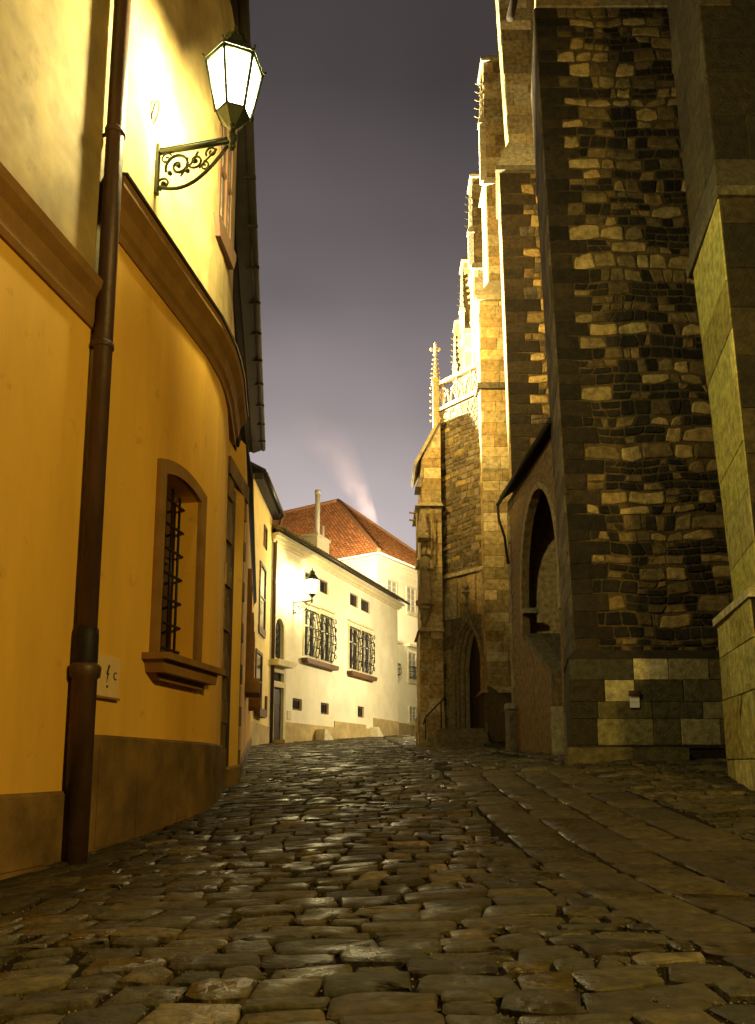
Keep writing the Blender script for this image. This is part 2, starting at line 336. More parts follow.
HY = [(-3.62, 1.9), (-2.70, 6.93)]
def wallx(y):
    if y < 9.7: return -3.96 + .183 * y
    if y < 12.5: return -2.19 - .09 * (y - 9.7)
    if y < 26.8: return -.40 - .147 * y
    if y < 31.4: return -4.4
    if y < 45.8: return -4.26 + (y - 31.5) * .3845
    return -8
def slabx(y): return 1.25 + (6.0 - y) * .10 if y < 6 else 1.25 + (6 - y) * .03
def paving():
    r = random.Random(21); mc = M(); ms = M()
    def put(mm, q, c, zoff, cham, bulge, lod):
        cx = sum(p[0] for p in q) / len(q); cy = sum(p[1] for p in q) / len(q); tx, ty = r.uniform(-.022, .022), r.uniform(-.022, .022)
        def hh(p): return G(p[0], p[1]) + zoff + (p[0] - cx) * tx + (p[1] - cy) * ty
        def ins(p, k): return (cx + (p[0] - cx) * (1 - k), cy + (p[1] - cy) * (1 - k))
        n = len(q); size = math.hypot(q[0][0] - cx, q[0][1] - cy); k1 = cham / size
        rings = [[(p[0], p[1], hh(p) - .05) for p in q], [(*ins(p, k1 * .25), hh(p) - .009) for p in q], [(*ins(p, k1 * 1.3), hh(p) + bulge * .45 + r.uniform(-.003, .003)) for p in q]]
        if lod: rings.append([(*ins(p, .55), hh(ins(p, .55)) + bulge * .9 + r.uniform(-.005, .005)) for p in q])
        mm.smooth = False; mm.shell(rings[0] + rings[1], [(i, (i + 1) % n, n + (i + 1) % n, n + i) for i in range(n)], c)
        rings = rings[1:]; v = [p for g in rings for p in g]; K = len(rings); f = [(a * n + i, a * n + (i + 1) % n, (a + 1) * n + (i + 1) % n, (a + 1) * n + i) for a in range(K - 1) for i in range(n)]
        if lod:
            v.append((cx, cy, hh((cx, cy)) + bulge)); f += [((K - 1) * n + i, (K - 1) * n + (i + 1) % n, K * n) for i in range(n)]
        else: f.append(tuple((K - 1) * n + i for i in range(n)))
        mm.smooth = True; mm.shell(v, f, c)
    def rough_poly(x0, x1, y0, y1, sk, j, fn):
        g = r.uniform(.004, .011) + (.010 if math.sin(x0 * 1.7 + 2) * math.sin(y0 * 1.3) > .25 else 0); q = []
        x0 += g; x1 -= g; y0 += g; y1 -= g; w_, d_ = x1 - x0, y1 - y0; c_ = min(w_, d_) * r.uniform(.07, .17)
        base = [(x0 + c_, y0), (x0 + w_ * .5, y0 - j * .3), (x1 - c_, y0), (x1, y0 + c_), (x1, y1 - c_), (x1 - c_, y1), (x0 + w_ * .5, y1 + j * .3), (x0 + c_, y1), (x0, y1 - c_), (x0, y0 + c_)]
        for a, b in base: q.append(fn(a + r.uniform(-j, j), b + r.uniform(-j, j)))
        return q
    base = [(.046, .036, .011), (.028, .021, .007), (.066, .050, .016), (.042, .034, .012), (.054, .038, .011), (.036, .030, .013)]
    def wf(x, y): return (x + .06 * math.sin(y * 1.3 + x) + .03 * math.sin(y * 4.1), y + .12 * math.sin(x * .9 + y * .25) + .07 * x + .05 * math.sin(x * 2.6 + y * 1.1) + .03 * math.sin(x * 5.3 + y * 2.3))
    y = 1.6
    while y < 52:
        d_ = r.uniform(.16, .29) * (1 if y < 14 else 1.3)
        x = -4.5 if y < 24 else -6; X1 = 7.2
        x -= r.uniform(0, .3)
        while x < X1:
            wd = r.uniform(.17, .43) * (1 if y < 14 else 1.3)
            if r.random() < .12: wd *= 1.35
            xc = x + wd / 2; wy = wf(xc, y)
            inside = xc > wallx(wy[1]) - .25 and not (y < 13.5 and xc > 5.6)
            sx = slabx(y); slab = sx < xc < sx + 2.0 and y < 12
            if inside and not (y < 12 and sx <= x and x + wd <= sx + 2.0):
                c = jit(r.choice(base), .35, r)
                x_keep, w_keep = x, wd
                if x < sx < x + wd: wd = sx - x
                elif x < sx + 2.0 < x + wd: wd = x + wd - sx - 2.0; x = sx + 2.0
                if wd < .08: x, wd = x_keep, w_keep; x += wd; continue
                if r.random() < .05: c = jit((.13, .10, .05), .3, r)
                if d_ > .24 and r.random() < .22:   # split in two
                    h2 = d_ * r.uniform(.42, .58)
                    put(mc, rough_poly(x, x + wd, y, y + h2, 0, .012, wf), c, r.uniform(-.012, .008), .011, .002, y < 14)
                    put(mc, rough_poly(x, x + wd, y + h2, y + d_, 0, .012, wf), jit(r.choice(base), .3, r), r.uniform(-.012, .008), .011, .002, y < 14)
                else: put(mc, rough_poly(x, x + wd, y, y + d_, 0, .026, wf), c, r.uniform(-.012, .010), .012, .002, y < 14)
                x, wd = x_keep, w_keep
            x += wd
        y += d_
    # larger worn slabs right of the middle, laid in long courses that run up the street
    ncol = 4; xo = [0, .50, 1.02, 1.48, 2.0]
    for k in range(ncol):
        y = 1.4 + r.uniform(0, .4)
        while y < 12:
            ln = r.uniform(.38, .72); a, b = xo[k], xo[k + 1]
            sh = lambda p, q_: (slabx(q_) + p, q_ - .12 * p + .02 * math.sin(q_ * 2 + p))
            c = jit((.046, .034, .010), .38, r)
            put(ms, rough_poly(a, b, y, y + ln, 0, .010, sh), c, r.uniform(-.006, .006), .010, .001, True)
            y += ln
    tag(mc.build('cobblestone_paving', MT['cobble']), kind='structure'); tag(ms.build('slab_paving', MT['cobble']), kind='structure')
paving()
def grit():
    r = random.Random(5); m = M()
    for i in range(9000):
        y = 2.3 + 4.2 * r.random() ** 1.5; x = r.uniform(-.62 * y - .3, min(.62 * y + .3, slabx(y) + .3))
        if x < wallx(y) + .05: continue
        a = r.uniform(.003, .0075); z = G(x, y) - .026 + r.uniform(.004, .016); k = r.choice(((.10, .075, .035), (.16, .125, .065), (.06, .045, .022), (.24, .19, .11)))
        m.shell([(x - a, y, z), (x, y - a, z), (x + a, y, z), (x, y + a, z), (x, y, z + a), (x, y, z - a)], [(0, 1, 4), (1, 2, 4), (2, 3, 4), (3, 0, 4), (1, 0, 5), (2, 1, 5), (3, 2, 5), (0, 3, 5)], k)
    tag(m.build('grit', MT['stone']), 'loose gritty sand and pebbles lying in the joints of the cobbles', 'grit', None, 'stuff')
grit()

# ------------------------------------------------------------------ left: nearest ochre house
F1 = frame((-3.96, 0), (.183, 1)); L1 = math.hypot(.183, 1)
def S1(y): return y * L1
near = thing('ochre_house', 'nearest ochre plastered house at the left edge with a low string course beside the downpipe', 'house', (-3.4, 3.0, 0))
m = M(); pA = [(-3.96 + .183 * 1.6, 1.6), (-3.96 + .183 * 6.93, 6.93)]
sweep(m, pA, [(0, -.2), (0, 5.1), (-.5, 5.1), (-.5, -.2)]); m.build('wall', MT['ochre'], near, near)
m = M(); sweep(m, pA, [(0, 5.1), (0, 13), (-.5, 13), (-.5, 5.1)]); m.build('upper_wall', MT['ochre_lamplit'], near, near)
m = M(); sweep(m, pA, [(-.1, -.2), (.05, -.2), (.05, .60), (.02, .63), (-.1, .63)])
for y in (3.2, 5.3): sweep(m, [(-3.96 + .183 * y, y), (-3.96 + .183 * (y + 1.25), y + 1.25)], [(.0, .05), (.063, .05), (.063, .52), (.0, .52)])
m.build('plinth', MT['plinth'], near, near)
m = M(); sweep(m, pA, [(-.1, 4.92), (.03, 4.92), (.05, 4.98), (.05, 5.20), (.12, 5.28), (.14, 5.36), (-.1, 5.38)]); m.build('string_course', MT['ochre_trim'], near, near)

# second ochre house with the bowed front
bow = thing('ochre_house', 'ochre house with bowed front, heavy curved string course, grilled window and wide dark eaves', 'house', (-2.5, 9, 0))
ln = lambda y: (-3.96 + .183 * y, y)
wp = [ln(6.95), ln(9.45), (-2.205, 9.75), (-2.18, 10.1), (-2.19, 10.5), (-2.24, 11.0), (-2.33, 11.55), (-2.42, 12.1), (-2.40, 12.6), (-.40 - .147 * 13.0, 13.0), (-.40 - .147 * 26.8, 26.8)]
m = M(); seg = lambda a, b, z0, zs, rise, n=8: [(b, z0)] + [((a + b) / 2 + (b - a) / 2 * (1 - 2 * i / n), zs + rise * (1 - (1 - 2 * i / n) ** 2)) for i in range(n + 1)] + [(a, z0)]
wo = seg(S1(8.42), S1(9.38), 2.06, 4.10, .09)
panel(m, F1, [(S1(6.95), -.2), (S1(9.45), -.2), (S1(9.45), 6.4), (S1(6.95), 6.4)], [wo], .42, 0, .4)
sweep(m, wp[1:], [(0, -.2), (0, 6.4), (-.4, 6.4), (-.4, -.2)]); m.build('wall', MT['ochre'], bow, bow)
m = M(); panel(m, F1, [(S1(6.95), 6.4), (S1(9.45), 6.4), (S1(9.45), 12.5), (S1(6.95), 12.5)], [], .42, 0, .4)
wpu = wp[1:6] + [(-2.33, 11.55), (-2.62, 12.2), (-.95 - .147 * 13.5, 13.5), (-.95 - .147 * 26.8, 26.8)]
sweep(m, wpu, [(0, 6.4), (0, 12.5), (-.4, 12.5), (-.4, 6.4)]); m.build('upper_wall', MT['ochre_lamplit'], bow, bow)
m = M(); sweep(m, wp[:8], [(-.1, -.2), (.045, -.2), (.045, 1.10), (.02, 1.13), (-.1, 1.13)])
for y in (7.3, 8.05, 9.0): sweep(m, [ln(y), ln(y + (.7 if y < 8 else .92 if y < 9 else .7))], [(0, .1), (.054, .1), (.054, 1.02), (0, 1.02)])
sweep(m, wp[7:], [(-.1, -.2), (.045, -.2), (.045, .85), (.02, .88), (-.1, .88)], lambda q: (q[1] - 12) * .07 - .1); m.build('plinth', MT['plinth'], bow, bow)
scp = [(-.1, 6.10), (.02, 6.10), (.03, 6.20), (.07, 6.24), (.10, 6.40), (.19, 6.50), (.20, 6.60), (-.1, 6.66)]
scw = [ln(6.95), ln(8.3), ln(9.45), (-2.205, 9.75), (-2.18, 10.1), (-2.185, 10.5), (-2.22, 11.0), (-2.29, 11.55), (-2.38, 12.3), (-2.50, 13.3), (-.46 - .147 * 15, 15), (-.46 - .147 * 26.8, 26.8)]
m = M(); sweep(m, scw[:9], scp); m.build('string_course', MT['ochre_trim'], bow, bow)
m = M(); sweep(m, scw[8:], [(-.8, 6.10)] + [(a * .8, b) for a, b in scp[1:-1]] + [(-.8, 6.70)]); m.build('string_course', MT['shaded'], bow, bow)  # far stretch of the course, underside shade painted into its colour
m = M(); sweep(m, scw[:9], [(-.1, 6.64), (.22, 6.60), (.23, 6.63), (-.1, 6.70)]); m.build('flashing', MT['metal'], bow, bow)
ev = [(-1.23 - .127 * 6, 6), (-1.23 - .127 * 26.8, 26.8)]; m = M(); sweep(m, ev, [(-.6, 12.5), (-.05, 12.02), (.10, 12.02), (.14, 11.98), (.42, 12.1), (.44, 12.22), (-.6, 13.2)]); m.build('eaves', MT['eave'], bow, bow)
m = M(); m.tube([(p[0], p[1], 12.16) for p in offset(ev, .50)], .085, 8)
for i in range(14):
    y = 8 + i * 1.38; x = -1.23 - .127 * y
    m.box(x + .30, x + .60, y, y + .04, 12.05, 12.10)
m.build('gutter', MT['eave'], bow, bow)
# grilled window
m = M(); s0, s1 = S1(8.42), S1(9.38)
outer = seg(s0 - .16, s1 + .16, 1.94, 4.22, .12); inner_ = seg(s0, s1, 1.94, 4.10, .09)
for i in range(len(outer) - 1):
    a, b, c, d = outer[i], outer[i + 1], inner_[i + 1], inner_[i]; m.prism([F1(*q) for q in ((a[0], -.01, a[1]), (b[0], -.01, b[1]), (c[0], -.01, c[1]), (d[0], -.01, d[1]))], F1(0, .06, 0) - F1(0, 0, 0))
win = m.build('window', MT['ochre_trim'], bow, bow)
m = M(); m.fprism(F1, [(s0 - .32, 1.95), (s1 + .32, 1.95), (s1 + .32, 2.02), (s0 - .32, 2.02)], -.02, .30); m.fprism(F1, [(s0 - .22, 1.82), (s1 + .22, 1.82), (s1 + .27, 1.95), (s0 - .27, 1.95)], -.02, .22)
m.fprism(F1, [(s0 - .08, 1.75), (s1 + .08, 1.75), (s1 + .18, 1.82), (s0 - .18, 1.82)], -.02, .10); m.build('sill', MT['ochre_trim'], win, bow)
m = M(); m.fbox(F1, s0 - .05, s1 + .05, -.42, -.38, 2.0, 4.3); m.build('pane', MT['glass'], win, bow)
m = M(); m.fbox(F1, s0, s0 + .07, -.38, -.31, 2.06, 4.15); m.fbox(F1, s1 - .07, s1, -.38, -.31, 2.06, 4.15); m.fbox(F1, (s0 + s1) / 2 - .035, (s0 + s1) / 2 + .035, -.38, -.32, 2.06, 4.25); m.fbox(F1, s0, s1, -.38, -.325, 3.3, 3.37)
m.build('casement', MT['wood'], win, bow)
m = M()
for k in range(5): a = s0 + (s1 - s0) * (k + .5) / 5; m.tube([F1(a, -.20, 2.04), F1(a, -.20, 4.2)], .017, 6)
for k in range(7): z = 2.2 + k * .30; m.tube([F1(s0 - .02, -.185, z), F1(s1 + .02, -.185, z)], .017, 6)
m.build('grille', MT['black'], win, bow)
# upper window of the near bay
FC = frame((-.40, 0), (-.147, 1)); LC = math.hypot(.147, 1)
def simple_window(F, s0, s1, z0, z1, parent, root, trim='wood', pane='glass', fr=.12, out_=.09, sill=.22, bars=(1, 2), sillmat=None, barmat='wood'):
    m = M()
    for q in ((s0 - fr, s0, z0, z1), (s1, s1 + fr, z0, z1), (s0 - fr, s1 + fr, z1 + .002, z1 + fr)): m.fbox(F, q[0], q[1], -.01, out_, q[2], q[3])
    w_ = m.build('window', MT[trim], parent, root)
    m = M(); m.fbox(F, s0, s1, -.02, .012, z0, z1); m.build('pane', MT[pane], w_, root)
    m = M()
    for i in range(1, bars[0] + 1): a = s0 + (s1 - s0) * i / (bars[0] + 1); m.fbox(F, a - .03, a + .03, .008, .045, z0, z1)
    for i in range(1, bars[1] + 1): z = z0 + (z1 - z0) * i / (bars[1] + 1); m.fbox(F, s0, s1, .008, .04, z - .025, z + .025)
    m.build('glazing_bar', MT[barmat], w_, root)
    if sill:
        m = M(); m.fprism(F, [(s0 - .2, z0 - .02), (s1 + .2, z0 - .02), (s1 + .2, z0 - .10), (s1 + .1, z0 - .32), (s0 - .1, z0 - .32), (s0 - .2, z0 - .10)], -.01, sill); m.build('sill', MT[sillmat or trim], w_, root)
    return w_
FU = frame((-2.205, 9.75), (.025, .35)); simple_window(FU, .02, .56, 8.3, 10.8, bow, bow, 'wood', sill=.07, out_=.03, fr=.07)
for y0, y1, z0, z1 in ((17.2, 18.4, 2.75, 5.1), (21.8, 23.0, 2.75, 5.0), (25.0, 26.0, 3.0, 5.0)): simple_window(FC, y0 * LC, y1 * LC, z0, z1, bow, bow, 'ochre_trim', sill=.32)
FCU = frame((-.95, 0), (-.147, 1))
for y0 in (14, 17.3, 20.6, 23.9): simple_window(FCU, y0 * LC, (y0 + 1.1) * LC, 7.6, 9.9, bow, bow, 'ochre_trim', sill=.14)
# doorway with rusticated blocks
FD = frame((-2.42, 12.1), (.02, .6)); m = M()
for side in (-.12, .92):
    for k in range(14):
        z = .4 + k * .36; m.fbox(FD, side - (.06 if k % 2 else 0), side + .3, -.1, .03 + (.03 if k % 2 else 0), z + .012, z + .348)
m.fbox(FD, -.2, 1.3, -.05, .08, 5.46, 5.75)
dr = m.build('door_surround', MT['plinth'], bow, bow)
m = M(); m.fbox(FD, .18, .92, -.1, .012, .4, 5.4); m.build('door', MT['darkwood'], dr, bow)
# downpipe at the joint of the two houses
pm = M(); px_, py_ = F1(S1(6.86), .125, 0).xy
pm.tube([(px_, py_, 1.95), (px_, py_, 12.2)], .086, 14)
pipe = pm.build('downpipe', MT['copper'], bow, bow)
pm = M(); pm.lathe(px_, py_, [(.108, -.05), (.108, 1.60), (.132, 1.62), (.137, 1.70), (.13, 1.72), (.10, 1.74)], 16, 0, True); pm.build('cast_iron_foot', MT['copper'], pipe, bow)
pm = M(); pm.lathe(px_, py_, [(.096, 1.73), (.103, 1.75), (.103, 1.98), (.098, 2.05), (.088, 2.06)], 16, 0, True); pm.build('sleeve', MT['black'], pipe, bow)
for z in (4.75, 7.0, 9.35):
    pm = M(); pm.lathe(px_, py_, [(.088, z - .03), (.099, z - .025), (.099, z + .025), (.088, z + .03)], 14, 0, True); q = F1(S1(6.86), .0, z); pm.tube([(px_, py_, z), tuple(q)], .018, 6); pm.build('pipe_clamp', MT['copper'], pipe, bow)
# small cabinet with a lightning mark and a C
cab = thing('wall_cabinet', 'small beige metal cabinet with red lightning mark low on ochre wall right of the downpipe', 'electrical box', tuple(F1(S1(7.35), 0, 1.5)))
a0 = S1(7.22); m = M(); m.fbox(F1, a0, a0 + .40, -.01, .035, 1.49, 1.88); m.build('box', MT['signbeige'], cab, cab)
m = M(); m.fbox(F1, a0 - .01, a0 + .41, .0, .05, 1.47, 1.49); m.build('bottom_rim', MT['ochre_trim'], cab, cab)
m = M(); bx_ = a0 + .17
m.fprism(F1, [(bx_ + .02, 1.80), (bx_ - .02, 1.70), (bx_ + .005, 1.705), (bx_ - .01, 1.62), (bx_ + .035, 1.72), (bx_ + .01, 1.715), (bx_ + .045, 1.79)], .036, .039); m.fbox(F1, bx_ - .005, bx_ + .02, .036, .039, 1.575, 1.60)
m.tube([F1(bx_ + .15 + .03 * math.cos(t), .038, 1.70 + .035 * math.sin(t)) for t in [R(50 + 26 * i) for i in range(11)]], .006, 5)
m.build('mark', MT['signdark'], cab, cab)

# ------------------------------------------------------------------ street lamps
def spiral(cx, cz, r0, r1, a0, turns, n=22):
    return [(cx + (r0 + (r1 - r0) * i / n) * math.cos(a0 + turns * 2 * math.pi * i / n), 0, cz + (r0 + (r1 - r0) * i / n) * math.sin(a0 + turns * 2 * math.pi * i / n)) for i in range(n + 1)]
def make_lamp(label):
    root = thing('street_lamp', label, 'street lamp', (0, 0, 0), 'lanterns on scrolled wall brackets')
    m = M(); m.box(0, .035, -.03, .03, -.52, .10); m.tube([(.04, 0, .0), (.90, 0, .02)], .030, 8); m.tube([(.04, 0, .045), (.86, 0, .062)], .012, 6)
    m.lathe(.90, 0, [(.02, -.10), (.045, -.06), (.03, -.02), (.055, .02), (.055, .08), (.035, .10), (.035, .16), (.06, .19)], 10, 0, True)
    br = m.build('bracket', MT['iron'], root, root)
    m = M()
    m.tube([(.05 + .80 * t, 0, -.44 + .40 * t ** 1.9 - .10 * math.sin(math.pi * t)) for t in [i / 16 for i in range(17)]], .020, 7)
    m.tube(spiral(.10, -.40, .085, .02, R(250), -1.3), .014, 6); m.tube(spiral(.27, -.20, .16, .02, R(200), -1.45, 30), .017, 6)
    m.tube(spiral(.47, -.17, .105, .015, R(150), 1.4), .013, 6); m.tube(spiral(.66, -.09, .07, .012, R(210), -1.3), .012, 6)
    m.tube(spiral(.12, -.09, .07, .012, R(30), 1.3), .012, 6); m.tube(spiral(.58, -.25, .06, .01, R(100), -1.2), .011, 6)
    m.tube([(.30, 0, -.34), (.36, 0, -.24), (.42, 0, -.20), (.50, 0, -.06)], .013, 6); m.tube([(.52, 0, -.27), (.60, 0, -.18), (.72, 0, -.06)], .011, 6)
    for cx, cz in ((.27, -.20), (.47, -.17), (.17, -.28), (.38, -.28), (.10, -.40)): m.lathe(cx, 0, [(.004, cz - .03), (.03, cz - .01), (.03, cz + .01), (.004, cz + .03)], 8)
    m.build('scrollwork', MT['iron'], br, root)
    cx = .90; hx = lambda r, z, k: (cx + r * math.cos(R(60 * k + 30)), r * math.sin(R(60 * k + 30)), z)
    m = M(); m.frustum([hx(.055, .18, k) for k in range(6)], [hx(.19, .33, k) for k in range(6)]); m.build('lantern_base', MT['iron'], root, root)
    m = M()
    for k in range(6):
        m.tube([hx(.192, .325, k), hx(.315, .93, k)], .019, 5)
        m.tube([hx(.192, .33, k), hx(.192, .33, k + 1)], .010, 5); m.tube([hx(.312, .925, k), hx(.312, .925, k + 1)], .018, 5)
    m.build('lantern_frame', MT['iron'], root, root)
    for k in range(6):
        m = M(); m.face([hx(.188, .335, k), hx(.188, .335, k + 1), hx(.306, .92, k + 1), hx(.306, .92, k)])
        m.build('glass_pane', MT['glow'], root, root)
    m = M(); m.frustum([hx(.345, .935, k) for k in range(6)], [hx(.345, .955, k) for k in range(6)]); m.frustum([hx(.33, .955, k) for k in range(6)], [hx(.14, 1.20, k) for k in range(6)])
    m.frustum([hx(.12, 1.20, k) for k in range(6)], [hx(.12, 1.28, k) for k in range(6)]); m.frustum([hx(.15, 1.28, k) for k in range(6)], [hx(.03, 1.38, k) for k in range(6)])
    for k in range(6): m.tube([hx(.33, .96, k), hx(.36, 1.0, k)], .012, 5)
    cap = m.build('lantern_cap', MT['iron'], root, root)
    m = M(); m.lathe(cx, 0, [(.012, 1.36), (.03, 1.40), (.012, 1.43), (.022, 1.45), (.003, 1.50)], 8, 0, True); m.build('finial', MT['iron'], cap, root)
    m = M(); m.smooth = True; m.lathe(cx, 0, [(.01, .50), (.05, .53), (.06, .60), (.05, .68), (.02, .74)], 10, 0, True); m.build('bulb', MT['bulb'], root, root)
    return root
lamp1 = make_lamp('large lit lantern on scrolled bracket high on the ochre wall above the curved string course')
def lamp_light(root, power, name='lamp_light'):
    l = bpy.data.lights.new(name, 'POINT'); l.energy = power; l.color = (1.0, .89, .44); l.shadow_soft_size = .10
    o = bpy.data.objects.new(name, l); col.objects.link(o); o.parent = root; o.location = (.90, 0, .62)
def copy_tree(o, parent=None):
    c = o.copy(); col.objects.link(c)
    if parent: c.parent = parent
    for ch in [x for x in bpy.data.objects if x.parent == o and x != c]: copy_tree(ch, c)
    return c
lamp2 = copy_tree(lamp1); lamp2['label'] = 'small looking lit lantern far up the street on the cream house beside twin grilled windows'
n1 = F1(0, 1, 0) - F1(0, 0, 0); lamp1.location = F1(S1(7.93), 0, 7.73); lamp1.rotation_euler = (0, 0, math.atan2(n1.y, n1.x))
F4 = frame((-4.26, 31.5), (.359, .9334)); n4 = F4(0, 1, 0) - F4(0, 0, 0)
lamp2.location = F4(1.69, 0, 7.78); lamp2.rotation_euler = (0, 0, math.atan2(n4.y, n4.x))
lamp_light(lamp1, 1650); lamp_light(lamp2, 850)
m = M(); m.tube([F1(S1(7.8) + .05 * math.cos(t), .03 + .03 * math.sin(t), 8.13 + .13 * math.sin(t)) for t in [R(20 * i) for i in range(18)]], .013, 5, True)
o = m.build('cable_loop', MT['black']); tag(o, 'thin dark cable loop on the glowing ochre wall just above the lantern bracket', 'cable')

# ------------------------------------------------------------------ pale narrow house
h3 = thing('pale_house', 'narrow pale yellow house between the bowed ochre house and the cream house', 'house', (-4.4, 28, 1.4))
F3 = frame((-4.42, 26.8), (.01, 1)); m = M(); m.fbox(F3, 0, 4.6, -4, 0, 0, 11.2); m.build('wall', MT['pale'], h3, h3)
m = M(); m.fbox(F3, 0, 4.6, -.1, .05, .5, 2.35); m.build('plinth', MT['lowplinth'], h3, h3)
m = M(); m.fprism(F3, [(-.0, 11.0), (4.7, 11.0), (4.7, 11.25), (0, 11.25)], -.3, .30); m.prism([F3(0, .4, 11.26), F3(4.8, .4, 11.26), F3(4.8, -4, 13.6), F3(0, -4, 13.6)], (0, 0, .12)); m.build('eaves', MT['eave'], h3, h3)
m = M(); m.tube([F3(0, .42, 11.2), F3(4.8, .42, 11.2)], .08, 8); m.build('gutter', MT['metal'], h3, h3)
m = M(); q = F3(4.62, .1, 0); m.tube([F3(4.7, .40, 11.15), F3(4.66, .25, 10.6), F3(4.62, .13, 10.2), (q.x, q.y, 1.5)], .085, 8); m.build('downpipe', MT['copper'], h3, h3)
simple_window(F3, 1.7, 2.9, 6.0, 8.3, h3, h3, 'wood', sill=.06, out_=.05, bars=(0, 1)); simple_window(F3, 1.2, 2.4, 2.9, 4.9, h3, h3, 'wood', sill=.22, out_=.05, bars=(0, 1)); simple_window(F3, 2.4, 2.95, 9.2, 10.0, h3, h3, 'wood', sill=0, bars=(0, 0), fr=.06, out_=.05)
m = M(); m.fbox(F3, 3.5, 3.75, -.01, .08, 2.7, 3.5); m.build('meter_box', MT['wood'], h3, h3)

# ------------------------------------------------------------------ cream house with grilles
h4 = thing('cream_house', 'cream two storey house with baroque window grilles and an arched window above its door', 'house', tuple(F4(7, 0, 2.0)))
sq = [(2.81, 3.73, 8.92, 9.5), (4.38, 5.39, 8.85, 9.5), (7.96, 9.03, 8.92, 9.58), (9.44, 10.73, 8.92, 9.58), (1.79, 2.69, 3.17, 3.68), (4.62, 5.5, 3.17, 3.70), (9.05, 9.91, 3.27, 3.84)]
big = [(2.80, 4.08, 5.62, 7.78), (4.46, 5.74, 5.62, 7.82), (7.85, 9.14, 5.62, 7.82), (9.50, 10.82, 5.62, 7.84)]
archw = archloop(-.05 + .12, .80, 5.2, 6.4, .48, 8)
m = M(); panel(m, F4, [(-.3, 1.2), (15.2, 1.2), (15.2, 10.3), (-.3, 10.3)], sq + big + [archw, (.05, .88, 1.6, 4.0), (.05, .88, 4.25, 4.6)], .16, 0, .5)
m.fbox(F4, -.3, 15.2, -7, -.5, 1.2, 10.3); m.build('wall', MT['cream'], h4, h4)
m = M(); m.fbox(F4, .98, 6.11, -.05, .05, 1.2, 2.62)
for a, b, z in ((6.113, 10.1, 2.92), (10.102, 11.2, 2.74), (11.203, 15.23, 3.35)): m.fbox(F4, a, b, -.05, .05, 1.2, z)
m.build('plinth', MT['lowplinth'], h4, h4)
m = M(); m.fprism(F4, [(-.3, 9.98), (15.3, 9.98), (15.3, 10.08), (-.3, 10.08)], -.05, .10); m.fprism(F4, [(-.3, 10.08), (15.4, 10.08), (15.4, 10.22), (-.3, 10.22)], -.05, .20); m.fprism(F4, [(-.3, 10.22), (15.5, 10.22), (15.5, 10.36), (-.3, 10.36)], -.05, .34)
m.build('cornice', MT['creamtrim'], h4, h4)
m = M(); m.prism([F4(-.3, .50, 10.40), F4(15.6, .50, 10.40), F4(15.6, -2.2, 11.42), F4(-.3, -2.2, 11.42)], (0, 0, .10)); m.prism([F4(-.3, -2.2, 11.42), F4(15.6, -2.2, 11.42), F4(15.6, -7, 10.2), F4(-.3, -7, 10.2)], (0, 0, .10))
r_ = random.Random(3)
for i in range(52): a = -.3 + i * .305; m.tube([F4(a, .56, 10.49), F4(a, -2.2, 11.56)], .055, 6)
rf = m.build('roof', MT['mossy'], h4, h4)
m = M(); m.tube([F4(-.3, .58, 10.38), F4(15.6, .58, 10.38)], .075, 8); m.build('gutter', MT['metal'], h4, h4)
m = M(); m.fbox(F4, 6.75, 8.2, -2.1, -1.3, 10.7, 12.35); m.fbox(F4, 6.68, 8.27, -2.17, -1.23, 12.35, 12.47); ch = m.build('chimney', MT['cream2'], h4, h4)
q = F4(7.15, -1.5, 0); m = M(); m.tube([(q.x, q.y, 12.4), (q.x, q.y, 14.75)], .13, 12); m.tube([(q.x, q.y, 14.7), (q.x, q.y, 14.9)], .15, 12); m.build('flue_pipe', MT['steel'], h4, h4)
q = F4(7.85, -1.5, 0); m = M(); m.tube([(q.x, q.y, 12.4), (q.x, q.y, 13.2)], .07, 10); m.build('flue_pipe', MT['steel'], h4, h4)
for s0, s1, z0, z1 in sq:
    m = M(); m.fbox(F4, s0 + .02, s0 + .09, -.12, -.08, z0 + .02, z1 - .02); m.fbox(F4, s1 - .09, s1 - .02, -.12, -.08, z0 + .02, z1 - .02); m.fbox(F4, s0 + .09, s1 - .09, -.12, -.08, z0 + .02, z0 + .08); m.fbox(F4, s0 + .09, s1 - .09, -.12, -.08, z1 - .08, z1 - .02)
    wn = m.build('window', MT['wood'], h4, h4); m = M(); m.fbox(F4, s0, s1, -.16, -.12, z0, z1); m.build('pane', MT['glass'], wn, h4)
